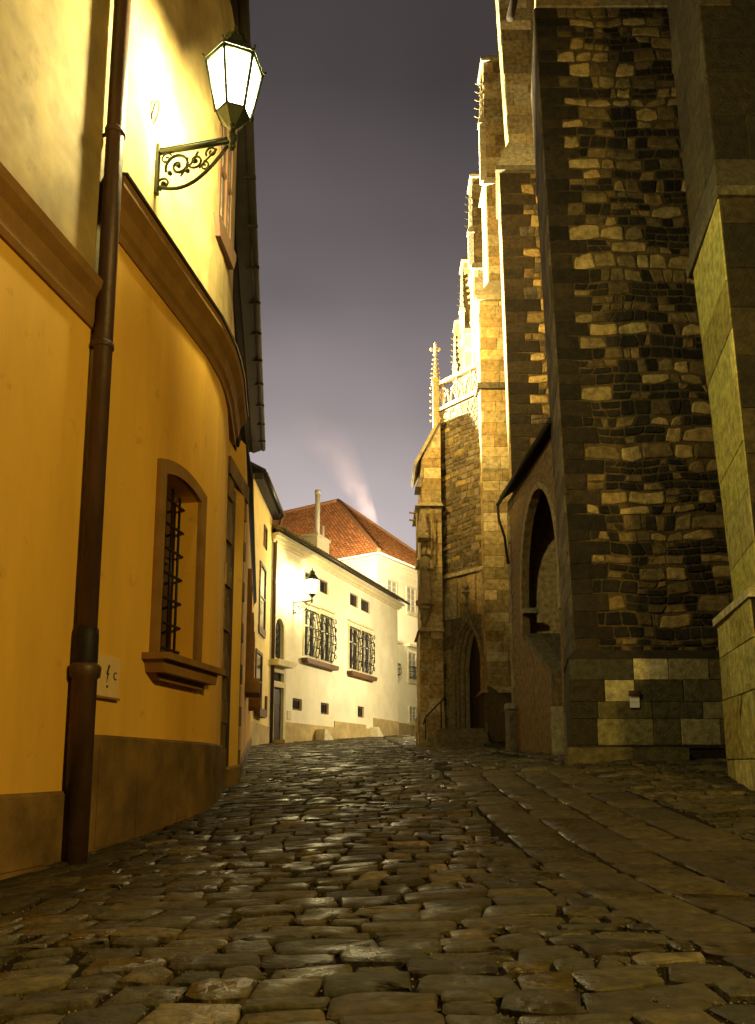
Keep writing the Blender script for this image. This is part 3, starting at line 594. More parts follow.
for s0, s1, z0, z1 in big:
    m = M()
    for q in ((s0 - .14, s0, z0, z1 + .14), (s1, s1 + .14, z0, z1 + .14), (s0, s1, z1, z1 + .14)): m.fbox(F4, q[0], q[1], -.01, .04, q[2], q[3])
    m.fbox(F4, s0 - .2, s1 + .2, -.01, .12, z1 + .22, z1 + .30)
    wn = m.build('window', MT['creamtrim'], h4, h4)
    m = M(); m.fbox(F4, s0, s1, -.16, -.12, z0, z1); m.build('pane', MT['glass'], wn, h4)
    m = M(); c_ = (s0 + s1) / 2
    for q in ((s0, s0 + .08, z0, z1), (s1 - .08, s1, z0, z1), (c_ - .05, c_ + .05, z0, z1)): m.fbox(F4, q[0], q[1], -.12, -.06, q[2], q[3])
    for z in (z0 + .04, z0 + 1.42, z1 - .04): m.fbox(F4, s0 + .08, s1 - .08, -.12, -.07, z - .04, z + .04)
    m.build('casement', MT['whiteframe'], wn, h4)
    m = M(); nb = 5
    for k in range(nb):
        a = s0 + .06 + (s1 - s0 - .12) * k / (nb - 1); pts = []
        for i in range(13):
            t = i / 12; pts.append(F4(a + .05 * math.sin(t * math.pi * 6 + (k % 2) * math.pi), .10 + .16 * math.sin(math.pi * min(1, t * 1.0)), z0 + .05 + (z1 - z0 - .1) * t))
        m.tube(pts, .020, 5)
    for k in range(6):
        z = z0 + .08 + (z1 - z0 - .16) * k / 5; b = .11 + .16 * math.sin(math.pi * (k / 5)); m.tube([F4(s0 + .02, .0, z), F4(s0 + .03, b, z), F4(s1 - .03, b, z), F4(s1 - .02, .0, z)], .019, 5)
    for k in range(5):
        z = z0 + .3 + (z1 - z0 - .5) * k / 4
        for a in (s1 - .06,): m.tube([F4(a + .09 * math.cos(t), .24, z + .11 * math.sin(t)) for t in [R(45 * i) for i in range(8)]], .020, 5, True)
    m.build('grille', MT['black'], wn, h4)
for s0, s1 in ((2.55, 6.0), (7.6, 11.08)):
    m = M(); m.fprism(F4, [(s0, 5.50), (s1, 5.50), (s1, 5.40), (s1 - .12, 5.28), (s0 + .12, 5.28), (s0, 5.40)], -.01, .30); m.build('sill', MT['wood'], h4, h4)
# door, transom, hood, arched window
m = M(); m.fbox(F4, -.12, .05, -.01, .06, 1.3, 4.2); m.fbox(F4, .88, 1.06, -.01, .06, 1.3, 4.2); m.fbox(F4, .05, .88, -.01, .06, 4.0, 4.2); m.fbox(F4, -.12, .05, -.01, .05, 4.2, 4.78); m.fbox(F4, .88, 1.06, -.01, .05, 4.2, 4.78); m.fbox(F4, .05, .88, -.01, .05, 4.6, 4.78)
ds = m.build('door_surround', MT['creamtrim'], h4, h4)
m = M(); m.fbox(F4, .05, .88, -.14, -.07, 1.6, 4.0)
for z in (1.9, 2.6, 3.3): m.fbox(F4, .15, .78, -.07, -.055, z, z + .5)
d_ = m.build('door', MT['darkwood'], ds, h4)
m = M(); m.fbox(F4, .05, .88, -.13, -.09, 4.25, 4.6)
m.build('transom_pane', MT['glass'], ds, h4)
m = M(); m.fprism(F4, [(-.2, 4.85), (1.15, 4.85), (1.45, 5.02), (1.45, 5.10), (-.2, 5.10)], -.01, .38); m.build('door_hood', MT['creamtrim'], h4, h4)
m = M(); oo = archloop(-.06, .93, 5.12, 6.4, .60, 8); ii = archloop(.07, .80, 5.12, 6.4, .48, 8)
for i in range(len(oo) - 1):
    m.prism([F4(q[0], -.01, q[1]) for q in (oo[i], oo[i + 1], ii[i + 1], ii[i])], n4 * .07)
wn = m.build('arched_window', MT['creamtrim'], h4, h4); m = M(); m.fbox(F4, .05, .85, -.14, -.11, 5.1, 6.95); m.build('pane', MT['glass'], wn, h4)
m = M(); m.tube([F4(.43, -.05, 5.2), F4(.43, -.05, 6.88)], .02, 5)
for k in range(5): m.tube([F4(.43 + .14 * math.cos(t), -.05, 5.45 + k * .3 + .14 * math.sin(t)) for t in [R(45 * i) for i in range(8)]], .016, 5, True)
m.build('grille', MT['black'], wn, h4)
m = M(); m.fbox(F4, 1.30, 1.62, -.01, .03, 2.75, 3.1); m.build('notice_plate', MT['creamtrim'], h4, h4)
for i, (a, b, lab) in enumerate(((3.95, 4.95, 'pale slanted wheel guard stone at the cream house foot, the one nearer the door'), (10.55, 11.45, 'pale slanted wheel guard stone at the cream house foot, the one nearer the far corner'))):
    g = thing('wheel_guard', lab, 'guard stone', tuple(F4(a, .2, 1.9)), 'guard stones along the cream house'); z = G(F4(a, .2, 0).x, F4(a, .2, 0).y)
    m = M(); m.prism([F4(a, .06, z), F4(b, .06, z), F4(b, .06, z + .06), F4(a + .22, .06, z + .52), F4(a + .05, .06, z + .50)], n4 * .45); m.build('stone', MT['palestone'], g, g)
m = M(); m.fbox(F4, .2, .95, .02, .5, 1.5, 1.86); m.build('doorstep', MT['lowplinth'], h4, h4)

# ------------------------------------------------------------------ tall house with the red hipped roof
h5 = thing('tall_house', 'tall pale house with red tiled hipped roof rising behind the cream house', 'house', (0, 56, 2.8))
d1 = Vector((.545, .838, 0)); d2 = Vector((-.838, .545, 0)); C0 = Vector((-.03, 52, 0))
F5 = frame((-.03, 52), (.545, .838)); F5b = frame((-.03, 52), (-.838, .545), (-.545, -.838))
m = M(); m.prism([C0, C0 + d1 * 12, C0 + d1 * 12 + d2 * 30, C0 + d2 * 30], (0, 0, 15.0)); m.build('wall', MT['cream2'], h5, h5)
m = M()
for dd, z0, z1 in ((.08, 13.95, 14.15), (.18, 14.55, 14.75), (.36, 14.76, 15.0)):
    m.prism([C0 - d1 * dd - d2 * dd + Vector((0, 0, z0)), C0 + d1 * 12 - d2 * dd + Vector((0, 0, z0)), C0 + d1 * 12 + d2 * 30 + Vector((0, 0, z0)), C0 - d1 * dd + d2 * 30 + Vector((0, 0, z0))], (0, 0, z1 - z0))
m.build('cornice', MT['cream2'], h5, h5)
m = M(); m.fbox(F5, 0, 12, -.1, .05, 0, 3.75); m.build('plinth', MT['lowplinth'], h5, h5)
oh = .55; A = C0 - d1 * oh - d2 * oh + Vector((0, 0, 15.05)); B = C0 + d1 * (12 + oh) - d2 * oh + Vector((0, 0, 15.05)); D = C0 - d1 * oh + d2 * 30 + Vector((0, 0, 15.05)); Cc = C0 + d1 * (12 + oh) + d2 * 30 + Vector((0, 0, 15.05))
AP = C0 + d1 * 6 + d2 * 7.7 + Vector((0, 0, 22.1)); AQ = C0 + d1 * 6 + d2 * 25 + Vector((0, 0, 22.1))
m = M(); tc_ = (.24, .09, .035)
m.shell([A, B, Cc, D, AP, AQ], [(0, 1, 4), (1, 2, 5, 4), (2, 3, 5), (3, 0, 4, 5), (3, 2, 1, 0)], tc_)
def tiles(P0, P1, P2, P3, seed):       # courses of tiles between eave P0-P1 and ridge P3-P2
    r = random.Random(seed); nrm = (P1 - P0).cross(P3 - P0).normalized()
    if nrm.z < 0: nrm = -nrm
    nr = int((P3 - P0).length / .36)
    for i in range(nr):
        t0, t1 = i / nr, (i + 1) / nr + .004; a = P0.lerp(P3, t0); b = P1.lerp(P2, t0); a2 = P0.lerp(P3, t1); b2 = P1.lerp(P2, t1); k = max(1, int((b - a).length / .28))
        for j in range(k):
            p = a.lerp(b, (j + .04) / k); q = a.lerp(b, (j + .96) / k); p2 = a2.lerp(b2, (j + .04) / k); q2 = a2.lerp(b2, (j + .96) / k); mid = (p + q) / 2 + nrm * .13; mid2 = (p2 + q2) / 2 + nrm * .06
            m.shell([p + nrm * .03, mid, q + nrm * .03, q2 + nrm * .01, mid2, p2 + nrm * .01], [(0, 1, 4, 5), (1, 2, 3, 4), (0, 5, 4, 3, 2, 1)[::1][:0] or (0, 2, 1)], jit((.68, .30, .11), .30, r))
tiles(A, B, AP, AP, 1); tiles(D, A, AP, AQ, 2)
rf = m.build('roof', MT['tile'], h5, h5)
m = M()
for a, b in ((A, AP), (B, AP), (AP, AQ)): m.tube([a.lerp(b, i / 30) + Vector((0, 0, .12)) for i in range(31)], .16, 8)
m.cur = (.46, .2, .08); m.c = [(.50, .24, .10)] * len(m.f); m.build('ridge_tiles', MT['tile'], rf, h5)
m = M(); m.tube([A + Vector((0, 0, -.03)) - d2 * .06 - d1 * .06, B - d2 * .06], .08, 6); m.tube([A - d1 * .06, D - d1 * .06], .08, 6); m.build('gutter', MT['steel'], h5, h5)
for s0, s1, z0, z1, st in ((1.3, 2.45, 12.2, 13.6, 0), (3.95, 5.05, 11.9, 13.6, 0), (4.1, 5.1, 6.95, 8.8, 1), (1.5, 2.5, 6.95, 8.8, 1), (4.2, 5.0, 3.95, 4.9, 0), (1.3, 2.45, 10.8, 12.1, 0)[:0] or (7.2, 8.3, 11.9, 13.6, 0)):
    w_ = simple_window(F5, s0, s1, z0, z1, h5, h5, 'creamtrim', 'curtain', fr=.10, out_=.07, sill=.12, bars=(1, 3), barmat='whiteframe')
    if st:
        m = M(); m.fprism(F5, [(s0 - .35, z1 + .45), (s1 + .35, z1 + .45), (s1 + .35, z1 + .58), (s0 - .35, z1 + .62)], -.01, .35); m.build('hood', MT['creamtrim'], w_, h5)
        m = M()
        for k in range(6): a = s0 + (s1 - s0) * k / 5; m.tube([F5(a, .08, z0), F5(a, .38, z0 + .2), F5(a, .34, z0 + .8), F5(a, .08, z0 + .9)], .02, 5)
        for z in (z0 + .1, z0 + .5, z0 + .85): m.tube([F5(s0, .1, z), F5(s0, .35, z), F5(s1, .35, z), F5(s1, .1, z)], .02, 5)
        m.build('grille', MT['black'], w_, h5)
for k in range(3): simple_window(F5b, 2 + k * 3.2, 3.1 + k * 3.2, 11.9, 13.5, h5, h5, 'creamtrim', 'curtain', fr=.10, out_=.07, sill=.12, bars=(1, 2), barmat='whiteframe')

# ------------------------------------------------------------------ church
church = thing('stone_church', 'tall gothic stone church on the right with stepped buttresses, arched porch and pointed side portal', 'church', (3.4, 18, 1.2))
ASH = dict(kind='ashlar', seed=1)
GOLD = [((.33, .25, .11), 4), ((.44, .35, .18), 2), ((.22, .16, .065), 3), ((.32, .22, .09), 2)]
# big near buttress (rubble face, ashlar foot)
m = M(); pier(m, [(3.33, 13, 2.72), (6.25, 13, 2.72), (6.4, 15, 2.72), (3.64, 15, 2.72)], [(3.03, 13, 15.25), (6.1, 13, 15.25), (6.2, 15, 15.25), (3.36, 15, 15.25)],
    {0: dict(kind='rubble', seed=11, ql=.62, qr=0, ch=(.17, .31), plight=.46), 3: dict(kind='ashlar', seed=4, ch=(.3, .38), cw=(.4, .8), cols=[((.05, .036, .014), 2), ((.09, .066, .028), 2)])})
m.frustum([(3.05, 13.0, 15.26), (6.1, 13.0, 15.26), (6.2, 15, 15.26), (3.36, 15, 15.26)], [(3.4, 13.9, 19.5), (6.1, 13.9, 19.5), (6.2, 15, 19.5), (3.6, 15, 19.5)], (.3, .25, .15))
P, W, H = bil((3.05, 13, 15.28), (6.1, 13, 15.28), (6.1, 13.9, 19.5), (3.4, 13.9, 19.5)); masonry(m, P, W, H, 'ashlar', 41, cols=GOLD)
bt = m.build('buttress', MT['stone'], church, church); tag(bt, 'broad rubble faced buttress with pale and near black stones')
R1F = lambda e, z: [(3.17 - e, 12.84 - e, z), (6.3, 12.84 - e, z), (6.35, 15.1, z), (3.64 - e, 15.1, z)]
m = M(); m.frustum(R1F(0, .6), R1F(0, 2.6), (.016, .012, .006)); m.frustum(R1F(.02, 2.6), R1F(-.14, 2.76), (.022, .016, .008))
P, W, H = bil((3.17, 12.84, 1.12), (5.88, 12.84, 1.12), (5.88, 12.84, 2.6), (3.17, 12.84, 2.6))
def blk(x0, x1, z0, z1, c): q = [(x0 - 3.17, z0 - 1.12), (x1 - 3.17, z0 - 1.12), (x1 - 3.17, z1 - 1.12), (x0 - 3.17, z1 - 1.12)]; stone(m, P, q, c, .016, .006, rnd, .012)
# ashlar foot: hand laid courses, a few pale blocks among dark ones
DK = (.030, .023, .010); PL = (.20, .165, .065); OL = (.10, .078, .030)
for z0, z1, row in ((1.12, 1.17, [(3.17, 5.88, DK)]), (1.17, 1.60, [(3.17, 3.60, DK), (3.60, 4.52, PL), (4.52, 4.97, (.09, .075, .035)), (4.97, 5.62, (.27, .235, .115)), (5.62, 5.88, OL)]),
                    (1.60, 1.88, [(3.17, 3.62, DK), (3.62, 4.52, OL), (4.52, 5.35, (.07, .058, .03)), (5.35, 5.88, (.23, .19, .09))]), (1.88, 2.24, [(3.17, 3.75, DK), (3.75, 4.24, (.32, .28, .14)), (4.24, 5.05, (.06, .05, .026)), (5.05, 5.88, (.09, .07, .035))]),
                    (2.24, 2.60, [(3.17, 4.24, (.05, .045, .025)), (4.24, 4.82, (.42, .37, .2)), (4.82, 5.50, (.20, .17, .08)), (5.50, 5.88, OL)])):
    for a, b, c in row: blk(a, b, z0, z1, jit(c, .08))
    blk(5.89, 6.28, z0, z1, jit(DK if z0 < 1.6 else OL, .2))
m.box(3.05, 5.0, 12.62, 12.84, .7, 1.13, (.10, .08, .03))
m.build('buttress_foot', MT['stone'], church, church)
# near right pier
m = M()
GR = [((.34, .31, .075), 3), ((.42, .37, .11), 2), ((.25, .22, .05), 2)]; DKS = [((.022, .018, .009), 3), ((.05, .038, .016), 1)]  # DKS: front faces darkened, their shade put into the stone colour
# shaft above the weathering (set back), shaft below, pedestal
pier(m, [(4.66, 9.65, 9.1), (8.0, 9.65, 9.1), (8.0, 12.6, 9.1), (4.90, 11.1, 9.1)], [(4.50, 9.65, 16), (8, 9.65, 16), (8, 12.6, 16), (4.70, 11.1, 16)], {3: dict(kind='ashlar', seed=5, ch=(.5, .75), cw=(.5, .9), cols=[((.05, .04, .018), 1), ((.07, .055, .025), 1)]), 0: dict(kind='ashlar', seed=6, ch=(.5, .75), cw=(.6, 1.2), cols=DKS)})  # upper shaft's left stones dulled to stand for its weaker light
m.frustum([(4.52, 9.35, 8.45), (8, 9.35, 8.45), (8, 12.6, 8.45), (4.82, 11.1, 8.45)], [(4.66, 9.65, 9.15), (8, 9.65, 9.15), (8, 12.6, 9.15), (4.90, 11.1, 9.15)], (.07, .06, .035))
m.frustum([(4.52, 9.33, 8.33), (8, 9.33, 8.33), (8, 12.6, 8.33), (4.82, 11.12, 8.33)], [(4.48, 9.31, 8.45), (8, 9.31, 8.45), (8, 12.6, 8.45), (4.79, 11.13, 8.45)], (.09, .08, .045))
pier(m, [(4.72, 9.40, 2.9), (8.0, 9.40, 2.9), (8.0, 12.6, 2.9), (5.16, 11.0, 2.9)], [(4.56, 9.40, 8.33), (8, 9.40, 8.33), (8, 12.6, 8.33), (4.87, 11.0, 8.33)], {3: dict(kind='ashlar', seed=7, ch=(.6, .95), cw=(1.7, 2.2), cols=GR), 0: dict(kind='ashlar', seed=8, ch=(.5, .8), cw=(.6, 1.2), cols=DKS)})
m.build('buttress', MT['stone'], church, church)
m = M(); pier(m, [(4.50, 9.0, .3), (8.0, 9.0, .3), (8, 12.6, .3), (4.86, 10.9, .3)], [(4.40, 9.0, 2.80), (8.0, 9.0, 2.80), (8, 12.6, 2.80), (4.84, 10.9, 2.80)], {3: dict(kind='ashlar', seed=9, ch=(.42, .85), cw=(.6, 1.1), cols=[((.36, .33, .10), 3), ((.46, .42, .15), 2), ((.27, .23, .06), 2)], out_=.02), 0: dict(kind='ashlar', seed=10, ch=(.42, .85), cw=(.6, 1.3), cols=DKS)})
m.frustum([(4.34, 8.94, 2.80), (8.0, 8.94, 2.80), (8, 12.6, 2.80), (4.78, 10.95, 2.80)], [(4.34, 8.94, 2.90), (8.0, 8.94, 2.90), (8, 12.6, 2.90), (4.78, 10.95, 2.90)], (.40, .37, .20))
m.frustum([(4.34, 8.94, 2.90), (8.0, 8.94, 2.90), (8, 12.6, 2.90), (4.78, 10.95, 2.90)], [(4.68, 9.35, 3.05), (8.0, 9.35, 3.05), (8, 12.6, 3.05), (5.1, 11.0, 3.05)], (.30, .27, .14))
m.build('pedestal', MT['stone'], church, church)
# nave wall behind everything
m = M(); m.box(6.6, 9, 11, 60, .5, 31, (.12, .10, .06)); m.build('nave_wall', MT['stone'], church, church)
# arched porch
FP = frame((3.60, 15.02), (-.058, 1), (-1, -.058)); m = M()
hole = [(.10, 1.0), (.60, 1.0), (.60, 2.62), (2.62, 3.72), (3.02, 3.72)] + [p for p in archloop(.10, 3.02, 0, 4.85, 2.0, 14)[1:-1]]
m.cur = (.22, .155, .065)
panel(m, FP, [(0, .5), (4.3, .5), (4.3, 7.55), (0, 7.55)], [hole], .16, 0, .3, (.15, .098, .033))
m.build('porch_wall', MT['stone'], church, church)
m = M(); al = archloop(.10, 3.02, 3.9, 4.85, 2.0, 14); ao = archloop(-.02, 3.16, 3.9, 4.85, 2.14, 14)
for i in range(len(al) - 1): m.prism([FP(q[0], -.02, q[1]) for q in (ao[i], ao[i + 1], al[i + 1], al[i])], FP(0, .05, 0) - FP(0, 0, 0), (.24, .18, .08))
m.fbox(FP, 2.8, 3.02, -.32, .03, 4.35, 4.47, (.2, .17, .1)); m.fprism(FP, [(.60, 2.60), (2.66, 3.72), (2.66, 3.84), (.60, 2.72)], -.30, .06, (.10, .085, .05)); m.fbox(FP, .42, .60, -.3, .10, .7, 2.0, (.26, .22, .12)); m.fbox(FP, .66, .72, -.1, .04, 1.9, 2.75, (.1, .08, .05))
m.build('porch_arch', MT['stone'], church, church)
m = M(); P, W, H = bil((3.35, 19.36, .9), (3.60, 15.02, .9), (3.60, 15.02, 1.0), (3.35, 19.36, 1.0))
m.box(5.9, 6.3, 15, 19.4, .5, 9.5, MORT); P, W, H = bil((5.9, 19.4, 1.0), (5.9, 15, 1.0), (5.9, 15, 4.6), (5.9, 19.4, 4.6)); masonry(m, P, W, H, 'ashlar', 77, ch=(.16, .24), cw=(.3, .6), cols=[((.12, .09, .05), 2), ((.2, .16, .09), 1)])
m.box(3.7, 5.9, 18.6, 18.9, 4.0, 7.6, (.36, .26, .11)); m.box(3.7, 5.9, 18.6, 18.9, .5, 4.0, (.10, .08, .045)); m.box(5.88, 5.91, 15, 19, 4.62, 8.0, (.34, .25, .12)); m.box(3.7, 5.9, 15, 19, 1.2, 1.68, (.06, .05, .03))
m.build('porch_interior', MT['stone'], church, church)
m = M(); m.prism([FP(-.3, .20, 7.56), FP(4.35, .20, 7.56), FP(4.35, -2.9, 10.0), FP(-.3, -2.9, 10.0)], (0, 0, .14)); m.build('porch_roof', MT['eave'], church, church)
m = M(); m.tube([FP(-.3, .24, 7.56), FP(4.4, .24, 7.50)], .05, 8); m.tube([FP(4.38, .24, 7.50), FP(4.37, .22, 7.1), FP(4.28, .10, 6.6), FP(4.22, .05, 5.9)], .035, 7); m.build('porch_gutter', MT['eave'], church, church)
m = M()
for k in range(14):
    z = .9 + k * .46; a = .16 if k % 2 else .3; m.fbox(FP, 4.3 - a, 4.33, -.3, .02, z, z + .44, jit((.22, .18, .10), .3))
m.fbox(FP, 4.0, 4.5, -.3, .16, .8, 2.2, (.12, .10, .055)); m.fprism(FP, [(3.95, 2.2), (4.55, 2.2), (4.45, 2.35), (4.05, 2.35)], -.3, .18, (.2, .17, .1)); m.build('porch_quoins', MT['stone'], church, church)
# buttress behind the porch
m = M(); pier(m, [(3.88, 21, 1.0), (6.6, 21, 1), (6.6, 23, 1), (4.2, 23, 1)], [(3.66, 21, 18.4), (6.6, 21, 18.4), (6.6, 23, 18.4), (3.95, 23, 18.4)], {0: dict(kind='rubble', seed=31, ql=.9, plight=.6, ch=(.24, .40), dark=(.05, .04, .024)), 3: dict(kind='ashlar', seed=32, ch=(.4, .6), cols=GOLD)})
m.frustum([(3.52, 20.86, 18.4), (6.6, 20.86, 18.4), (6.6, 23, 18.4), (3.86, 23, 18.4)], [(3.52, 20.86, 18.55), (6.6, 20.86, 18.55), (6.6, 23, 18.55), (3.86, 23, 18.55)], (.12, .10, .06)); m.frustum([(3.56, 20.9, 18.55), (6.6, 20.9, 18.55), (6.6, 23, 18.55), (3.9, 23, 18.55)], [(4.0, 21.29, 19.7), (6.6, 21.29, 19.7), (6.6, 23, 19.7), (4.30, 23, 19.7)], (.40, .34, .2))
pier(m, [(4.02, 21.3, 19.6), (6.6, 21.3, 19.6), (6.6, 23, 19.6), (4.30, 23, 19.6)], [(3.74, 21.3, 27), (6.6, 21.3, 27), (6.6, 23, 27), (4.02, 23, 27)], {0: dict(kind='ashlar', seed=33, cols=GOLD), 3: dict(kind='ashlar', seed=34, cols=GOLD)})
m.build('buttress', MT['stone'], church, church)
m = M(); m.tube([(4.05, 20.7, 23.4), (4.25, 20.6, 24.3), (4.4, 20.9, 25.5)], .12, 8); m.build('gargoyle', MT['eave'], church, church)
# tall buttress at the right of the portal, two stages
m = M(); pier(m, rect(3.22, 4.7, 23.45, 25, 1.1), rect(3.22, 4.7, 23.45, 25, 3.0), {0: dict(kind='ashlar', seed=51, cols=[((.09, .07, .04), 2), ((.13, .1, .05), 1)])})
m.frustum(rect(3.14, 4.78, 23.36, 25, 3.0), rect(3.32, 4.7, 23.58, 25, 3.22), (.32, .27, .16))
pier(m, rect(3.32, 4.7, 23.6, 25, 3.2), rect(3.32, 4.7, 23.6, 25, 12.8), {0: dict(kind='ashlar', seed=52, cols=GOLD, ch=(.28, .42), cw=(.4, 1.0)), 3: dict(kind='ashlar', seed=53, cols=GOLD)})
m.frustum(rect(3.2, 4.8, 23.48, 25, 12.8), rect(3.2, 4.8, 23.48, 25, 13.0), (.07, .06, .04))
pier(m, rect(3.34, 4.7, 23.62, 25, 13.0), rect(3.34, 5.2, 23.62, 25, 15.9), {0: dict(kind='ashlar', seed=54, cols=GOLD), 3: dict(kind='ashlar', seed=55, cols=GOLD)})
m.frustum(rect(3.22, 5.3, 23.5, 25.1, 15.9), rect(3.22, 5.3, 23.5, 25.1, 16.05), (.3, .25, .15)); m.frustum(rect(3.26, 5.3, 23.54, 25.1, 16.05), rect(3.85, 5.3, 24.6, 25.1, 17.3), (.4, .34, .2))
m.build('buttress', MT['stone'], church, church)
# row of high flank buttresses with pinnacled left edges
def crockets(m, x, y, z0, z1, r0, n, c):
    for i in range(n):
        t = i / n; z = z0 + (z1 - z0) * t; r = r0 * (1 - t) + .05
        for sx, sy in ((1, 0), (-1, 0), (0, 1), (0, -1)):
            m.prism([(x + sx * r - .05, y + sy * r - .05, z), (x + sx * r + .05, y + sy * r - .05, z), (x + sx * (r + .10) + .04, y + sy * (r + .10) + .04, z + .14), (x + sx * (r + .1) - .04, y + sy * (r + .1) + .04, z + .14)], (0, .06, .05), c)
for i, (x, y, zt) in enumerate(((3.86, 25.2, 27.1), (4.0, 30, 26.3), (4.16, 35, 25.8), (4.30, 40, 25.6))):
    m = M(); x1 = 6.6; g = (.42, .36, .22); zb = 21.4
    pier(m, rect(x + .04, x1, y, y + 1.1, 8), rect(x + .04, x1, y, y + 1.1, zb), {0: dict(kind='ashlar', seed=60 + i, cols=GOLD), 3: dict(kind='ashlar', seed=70 + i, cols=GOLD)})
    m.frustum(rect(x - .10, x1, y - .12, y + 1.1, zb), rect(x + .02, x1, y, y + 1.1, zb + .35), g)
    pier(m, rect(x + .06, x1, y + .15, y + 1.0, zb + .3), rect(x + .06, x1, y + .15, y + 1.0, zt - .5), {0: dict(kind='ashlar', seed=80 + i, cols=GOLD), 3: dict(kind='ashlar', seed=90 + i, cols=GOLD)})
    m.frustum(rect(x - .04, x + 1.1, y + .05, y + 1.1, zt - .5), rect(x - .04, x + 1.1, y + .05, y + 1.1, zt - .38), g); m.frustum(rect(x - .02, x + 1.1, y + .05, y + 1.1, zt - .38), rect(x + .30, x + 1.1, y + .3, y + 1.0, zt), g)
    # slender crocketed shaft on the outer edge
    m.frustum(rect(x - .16, x + .06, y - .02, y + .22, zb + .2), rect(x - .16, x + .06, y - .02, y + .22, zt - 3.2), g)
    m.frustum(rect(x - .20, x + .10, y - .06, y + .26, zt - 3.2), rect(x - .18, x + .08, y - .04, y + .24, zt - 3.0), g); m.frustum(rect(x - .14, x + .04, y, y + .20, zt - 3.0), rect(x - .06, x - .03, y + .08, y + .12, zt - .9), g)
    crockets(m, x - .05, y + .10, zt - 2.9, zt - 1.2, .08, 5, g)
    m.build('buttress', MT['stone'], church, church)
# portal bay
FT = frame((3.35, 24.0), (-1.28, 1.45), (-1.45, -1.28)); WT = 1.95
m = M(); po = archloop(.16, 1.24, 1.95, 3.95, 1.35, 10, True)
m.cur = MORT; panel(m, FT, [(-.05, 1.0), (WT, 1.0), (WT, 12.85), (-.05, 12.85)], [po], .62, 0, .3, (.13, .105, .06))
m.prism([FT(-.05, -.3, 1.0), FT(WT, -.3, 1.0), (2.07, 30, 1.0), (6, 30, 1.0), (6, 24.5, 1.0)], (0, 0, .9), MORT)
m.prism([FT(-.05, -.64, 6.0), FT(WT, -.64, 6.0), (2.07, 30, 6.0), (6, 30, 6.0), (6, 24.8, 6.0)], (0, 0, 6.8), MORT)
P = lambda u, v, d: FT(WT - u, d, 7.05 + v); masonry(m, P, WT, 5.75, 'rubble', 5, ch=(.16, .28), plight=.25, out_=.02, dark=(.13, .10, .055))
P = lambda u, v, d: FT(WT - u, d, 5.55 + v); masonry(m, P, WT, 1.40, 'ashlar', 6, cols=GOLD, ch=(.4, .5), cw=(.5, .8))
P = lambda u, v, d: FT(WT - u, d, 1.9 + v); masonry(m, P, WT - 1.42, 3.6, 'ashlar', 8, cols=GOLD, ch=(.4, .5), cw=(.3, .55))
m.build('portal_wall', MT['stone'], church, church)
m = M(); g = (.27, .22, .12)
for kk, (e, dd) in enumerate(((.13, .05), (.05, -.02), (-.05, -.16), (-.13, -.32))):
    oo = archloop(.16 - e, 1.24 + e, 1.95, 3.95, 1.35 + e, 12, True); ii = archloop(.16 - e + .07, 1.24 + e - .07, 1.95, 3.95, 1.35 + e - .08, 12, True)
    for i in range(len(oo) - 1): m.prism([FT(q[0], dd - .10, q[1]) for q in (oo[i], oo[i + 1], ii[i + 1], ii[i])], FT(0, .12, 0) - FT(0, 0, 0), g)
# ogee tip and finial
m.tube([FT(.70, .06, 5.35), FT(.70, .07, 5.75), FT(.70, .07, 6.55)], [.09, .04, .035], 6); m.lathe(*FT(.70, .08, 0).xy, [(.02, 6.2), (.16, 6.32), (.05, 6.40), (.12, 6.5), (.02, 6.7)], 8)
m.lathe(*FT(.70, .08, 0).xy, [(.02, 5.85), (.10, 5.92), (.03, 6.0)], 8)
for sgn in (-1, 1):
    m.tube([FT(.70 + sgn * .46, .06, 4.72), FT(.70 + sgn * .22, .06, 5.25), FT(.70 + sgn * .05, .06, 5.75)], .035, 6); m.tube([FT(.70 + sgn * .40, .05, 5.3), FT(.70 + sgn * .40, .05, 6.85)], .02, 5)
m.fbox(FT, -.05, WT - .05, -.02, .12, 6.93, 7.05, (.36, .3, .18)); m.fbox(FT, 1.72, 1.80, -.02, .07, 4.8, 6.93, g); m.fbox(FT, .0, .07, -.02, .07, 4.8, 6.93, g); m.fbox(FT, 1.34, 1.52, -.02, .10, 1.9, 2.9, g)
m.build('portal_arch', MT['stone'], church, church)
m = M(); m.fbox(FT, .1, 1.3, -.64, -.58, 1.9, 5.4); m.build('door', MT['darkwood'], church, church)
# balustrade
m = M(); zb, zt = 12.88, 13.95
m.fbox(FT, 0, WT, -.12, .08, zb, zb + .14); m.fbox(FT, 0, WT, -.12, .08, zt - .12, zt)
for a in (0.0, 1.87): m.fbox(FT, a, a + .07, -.06, .04, zb + .14, zt - .12)
for k in range(3):
    c_ = .36 + k * .64; w_ = .28
    for sgn in (-1, 1):
        m.tube([FT(c_ + sgn * w_ * math.cos(t) * .98, 0, zb + .16 + .62 * math.sin(t)) for t in [R(9 * i) for i in range(11)]], .038, 5)
        m.tube([FT(c_ + sgn * (.02 + .24 * t), 0, zb + .16 + .60 * t ** .6 - .1 * t) for t in [i / 6 for i in range(7)]], .034, 5)
        m.tube([FT(c_ + sgn * (.16 + .085 * math.cos(t)), 0, zb + .60 + .085 * math.sin(t)) for t in [R(45 * i) for i in range(8)]], .028, 5, True)
    m.tube([FT(c_, 0, zb + .14), FT(c_, 0, zt - .1)], .030, 5)
    m.tube([FT(c_ + .10 * math.cos(t), 0, zb + .34 + .10 * math.sin(t)) for t in [R(45 * i) for i in range(8)]], .018, 5, True)
m.build('balustrade', MT['tracery'], church, church)
